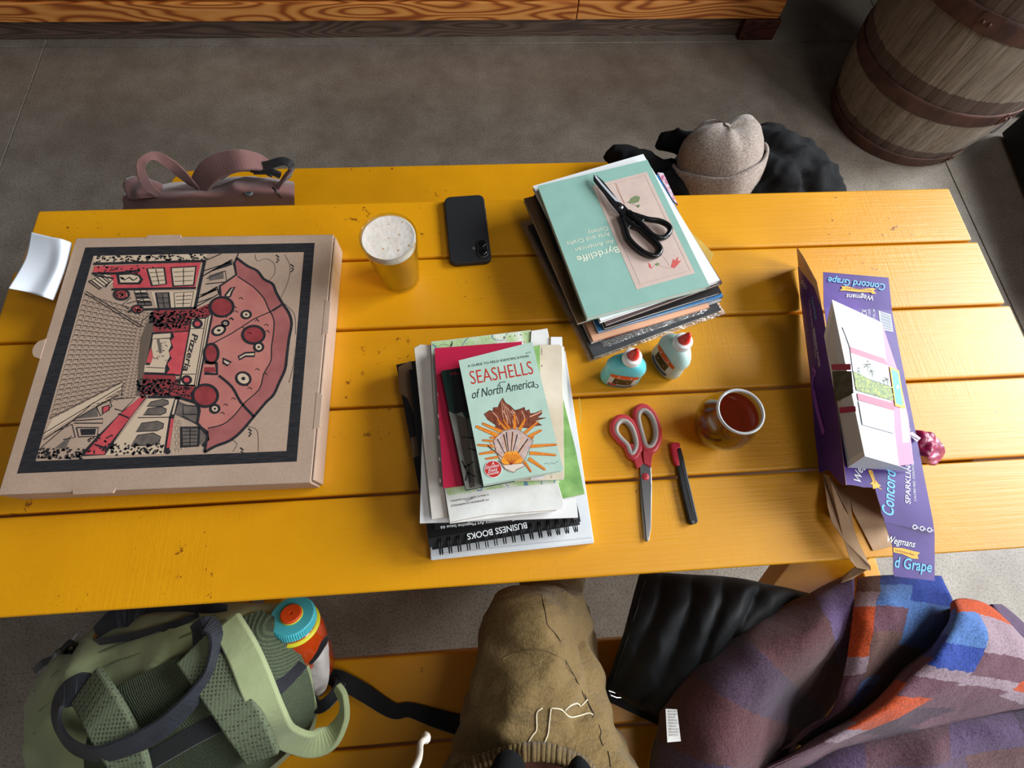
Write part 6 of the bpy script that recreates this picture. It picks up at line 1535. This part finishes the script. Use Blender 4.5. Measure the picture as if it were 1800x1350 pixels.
g.build('body', per, smooth=True)
g = soft('trousers', '', '', limb(1.0, .008), KH, amp=.0135, fs=9.5, vox=.0075, smooth_=8, aniso=(.8, 1.5, 1.2), seed=2)
for v in g.v:
    if v.y < -.16: v.z = max(v.z, .4525)
ttree = bvh(g); tro = g.build('trousers', per, smooth=True, label='khaki cotton trousers with pale drawn piping')
PIP = flat('pale_piping', (216, 204, 176), .7); DTH = flat('dark_thread', (52, 42, 28), .8)
def onT(pts, off=.001): return cr([hit(ttree, 820 + x / 6, 1220 + y / 6, off, .68) for x, y in pts], 4)
for pts in ([(1275, 58), (1212, 125)], [(1035, 178), (1095, 125), (1165, 100), (1205, 132)], [(890, 150), (1000, 165), (1090, 242), (1200, 225), (1285, 200), (1335, 218)], [(890, 150), (872, 300), (858, 420), (820, 520)], [(800, 150), (740, 200), (738, 370), (700, 430), (652, 508)]):
    G().tube(onT(pts, .0012), .0011, PIP, 6).build('piping', tro, smooth=True, label='pale piping')
for pts in ([(1250, 0), (1290, 100), (1340, 200), (1330, 250)], [(1395, 320), (1420, 400), (1410, 460), (1442, 545)], [(1492, 600), (1510, 680), (1520, 770)]):
    G().tube(onT(pts, .0006), .0006, DTH, 5).build('side_seam', tro)
def onT3(pts, off=.001): return cr([hit(ttree, 700 + x / 3.6, 980 + y / 3.6, off, .68) for x, y in pts], 4)
G().tube(onT3([(905, 235), (930, 340), (945, 425), (985, 470), (1025, 530), (1060, 650), (1110, 740), (1140, 800), (1190, 900), (1235, 985)], .0006), .0007, DTH, 5).build('side_seam', tro)
G().tube(onT3([(660, 640), (730, 605), (800, 588), (870, 580), (950, 595), (1020, 630), (1065, 655)], .0006), .0009, flat('knee_seam', (112, 92, 56), .8), 5).build('knee_seam', tro)
# gathered elastic waistband
arc = [(800, 1360), (822, 1336), (858, 1322), (895, 1310), (928, 1306.5), (962, 1307), (1000, 1318), (1030, 1334), (1052, 1356)]
g = G(); vs = []; pa_ = cr([hit(ttree, x, y, .006, .67) for x, y in arc], 22); n = len(pa_)
pm = cr([hit(ttree, x * .97 + 935 * .03, y + 17, .014, .69) for x, y in arc], 22); pb_ = cr([W(x * .95 + 935 * .05, y + 34, .705) for x, y in arc], 22)
for row, amp in ((pa_, .0015), (pm, .0030), (pb_, .0022)):
    for i, p in enumerate(row):
        k = math.sin(i * 1.15) + .5 * math.sin(i * .47 + 1); vs.append(p + Vector((0, .0006 * k, amp * k)))
g.add(vs, [(j * n + i, j * n + i + 1, (j + 1) * n + i + 1, (j + 1) * n + i) for j in range(2) for i in range(n - 1)], KH)
g.build('waistband', tro, smooth=True, solid=.003, label='gathered elastic waistband')
G().tube([p + Vector((0, 0, .0035)) for p in pm], .0007, DTH, 4).build('stitching', tro)
# black top: two folds of the hem with skin between them
g = soft('shirt', '', '', [[(W(893, 1356, .725), .024), (W(884, 1400, .74), .032), (W(872, 1500, .74), .05), (W(870, 1590, .74), .07)], [(W(1018, 1354, .725), .016), (W(1024, 1400, .74), .028), (W(1030, 1500, .74), .05), (W(1030, 1590, .74), .07)],
    [(W(870, 1590, .74), .08), (W(950, 1620, .75), .09), (W(1030, 1590, .74), .08)], [(W(880, 1660, .74), .11), (W(1010, 1660, .74), .11)],
    [(pel + Vector((0, -0.22, 0.13)), .155), (pel + Vector((0, -0.25, 0.30)), .15), (pel + Vector((0, -0.26, 0.46)), .145)], [(pel + Vector((-.13, -.21, .50)), .085), (pel + Vector((.13, -.21, .50)), .085)]], SHIRT, amp=.002, fs=30, vox=.006, smooth_=5)
g.build('top', per, smooth=True, label='black fleece top pulled up at the hem')
SHO = flat('dark_shoe', (40, 36, 34), .6)
for a_, t_ in ((ankR, toeR), (ankL, toeL)):
    g = soft('shoe', '', '', [[(a_ - Vector((0, .03, .01)), .042), (t_ + Vector((0, .02, .004)), .038)]], SHO, vox=.008, smooth_=3)
    for v in g.v: v.z = max(v.z, .0015)
    g.build('shoe', per, smooth=True)
# hood cord hanging in front of the lens
c0 = W(748, 1293, .93)
CORD = mat('natural_cotton_cord', (206, 196, 184), .85, bump=.4, bscale=700)
g = G(); g.tube(cr([c0 + Vector((0, 0, -.002)), c0 + Vector((.001, -.001, .004)), c0 + Vector((.0015, 0, .012)), c0 + Vector((-.001, .001, .03)), c0 + Vector((.0015, -.002, .06)), c0 + Vector((-.001, -.006, .10)), c0 + Vector((0, -.012, .16))], 6),
    [.003] * 4 + [.0046] * 8 + [.0030] * 25, CORD, 10); g.build('hood_cord', per, smooth=True, label='knotted off-white hood cord end')
g = G()
for k in range(7): 
    a = k * .9; G_ = Vector((.002 * math.cos(a), .002 * math.sin(a), 0)); g.tube([c0 + G_, c0 + G_ * 1.3 + Vector((0, 0, -.0045))], .0003, CORD, 4)
g.build('frayed_tip', per, kind='stuff')
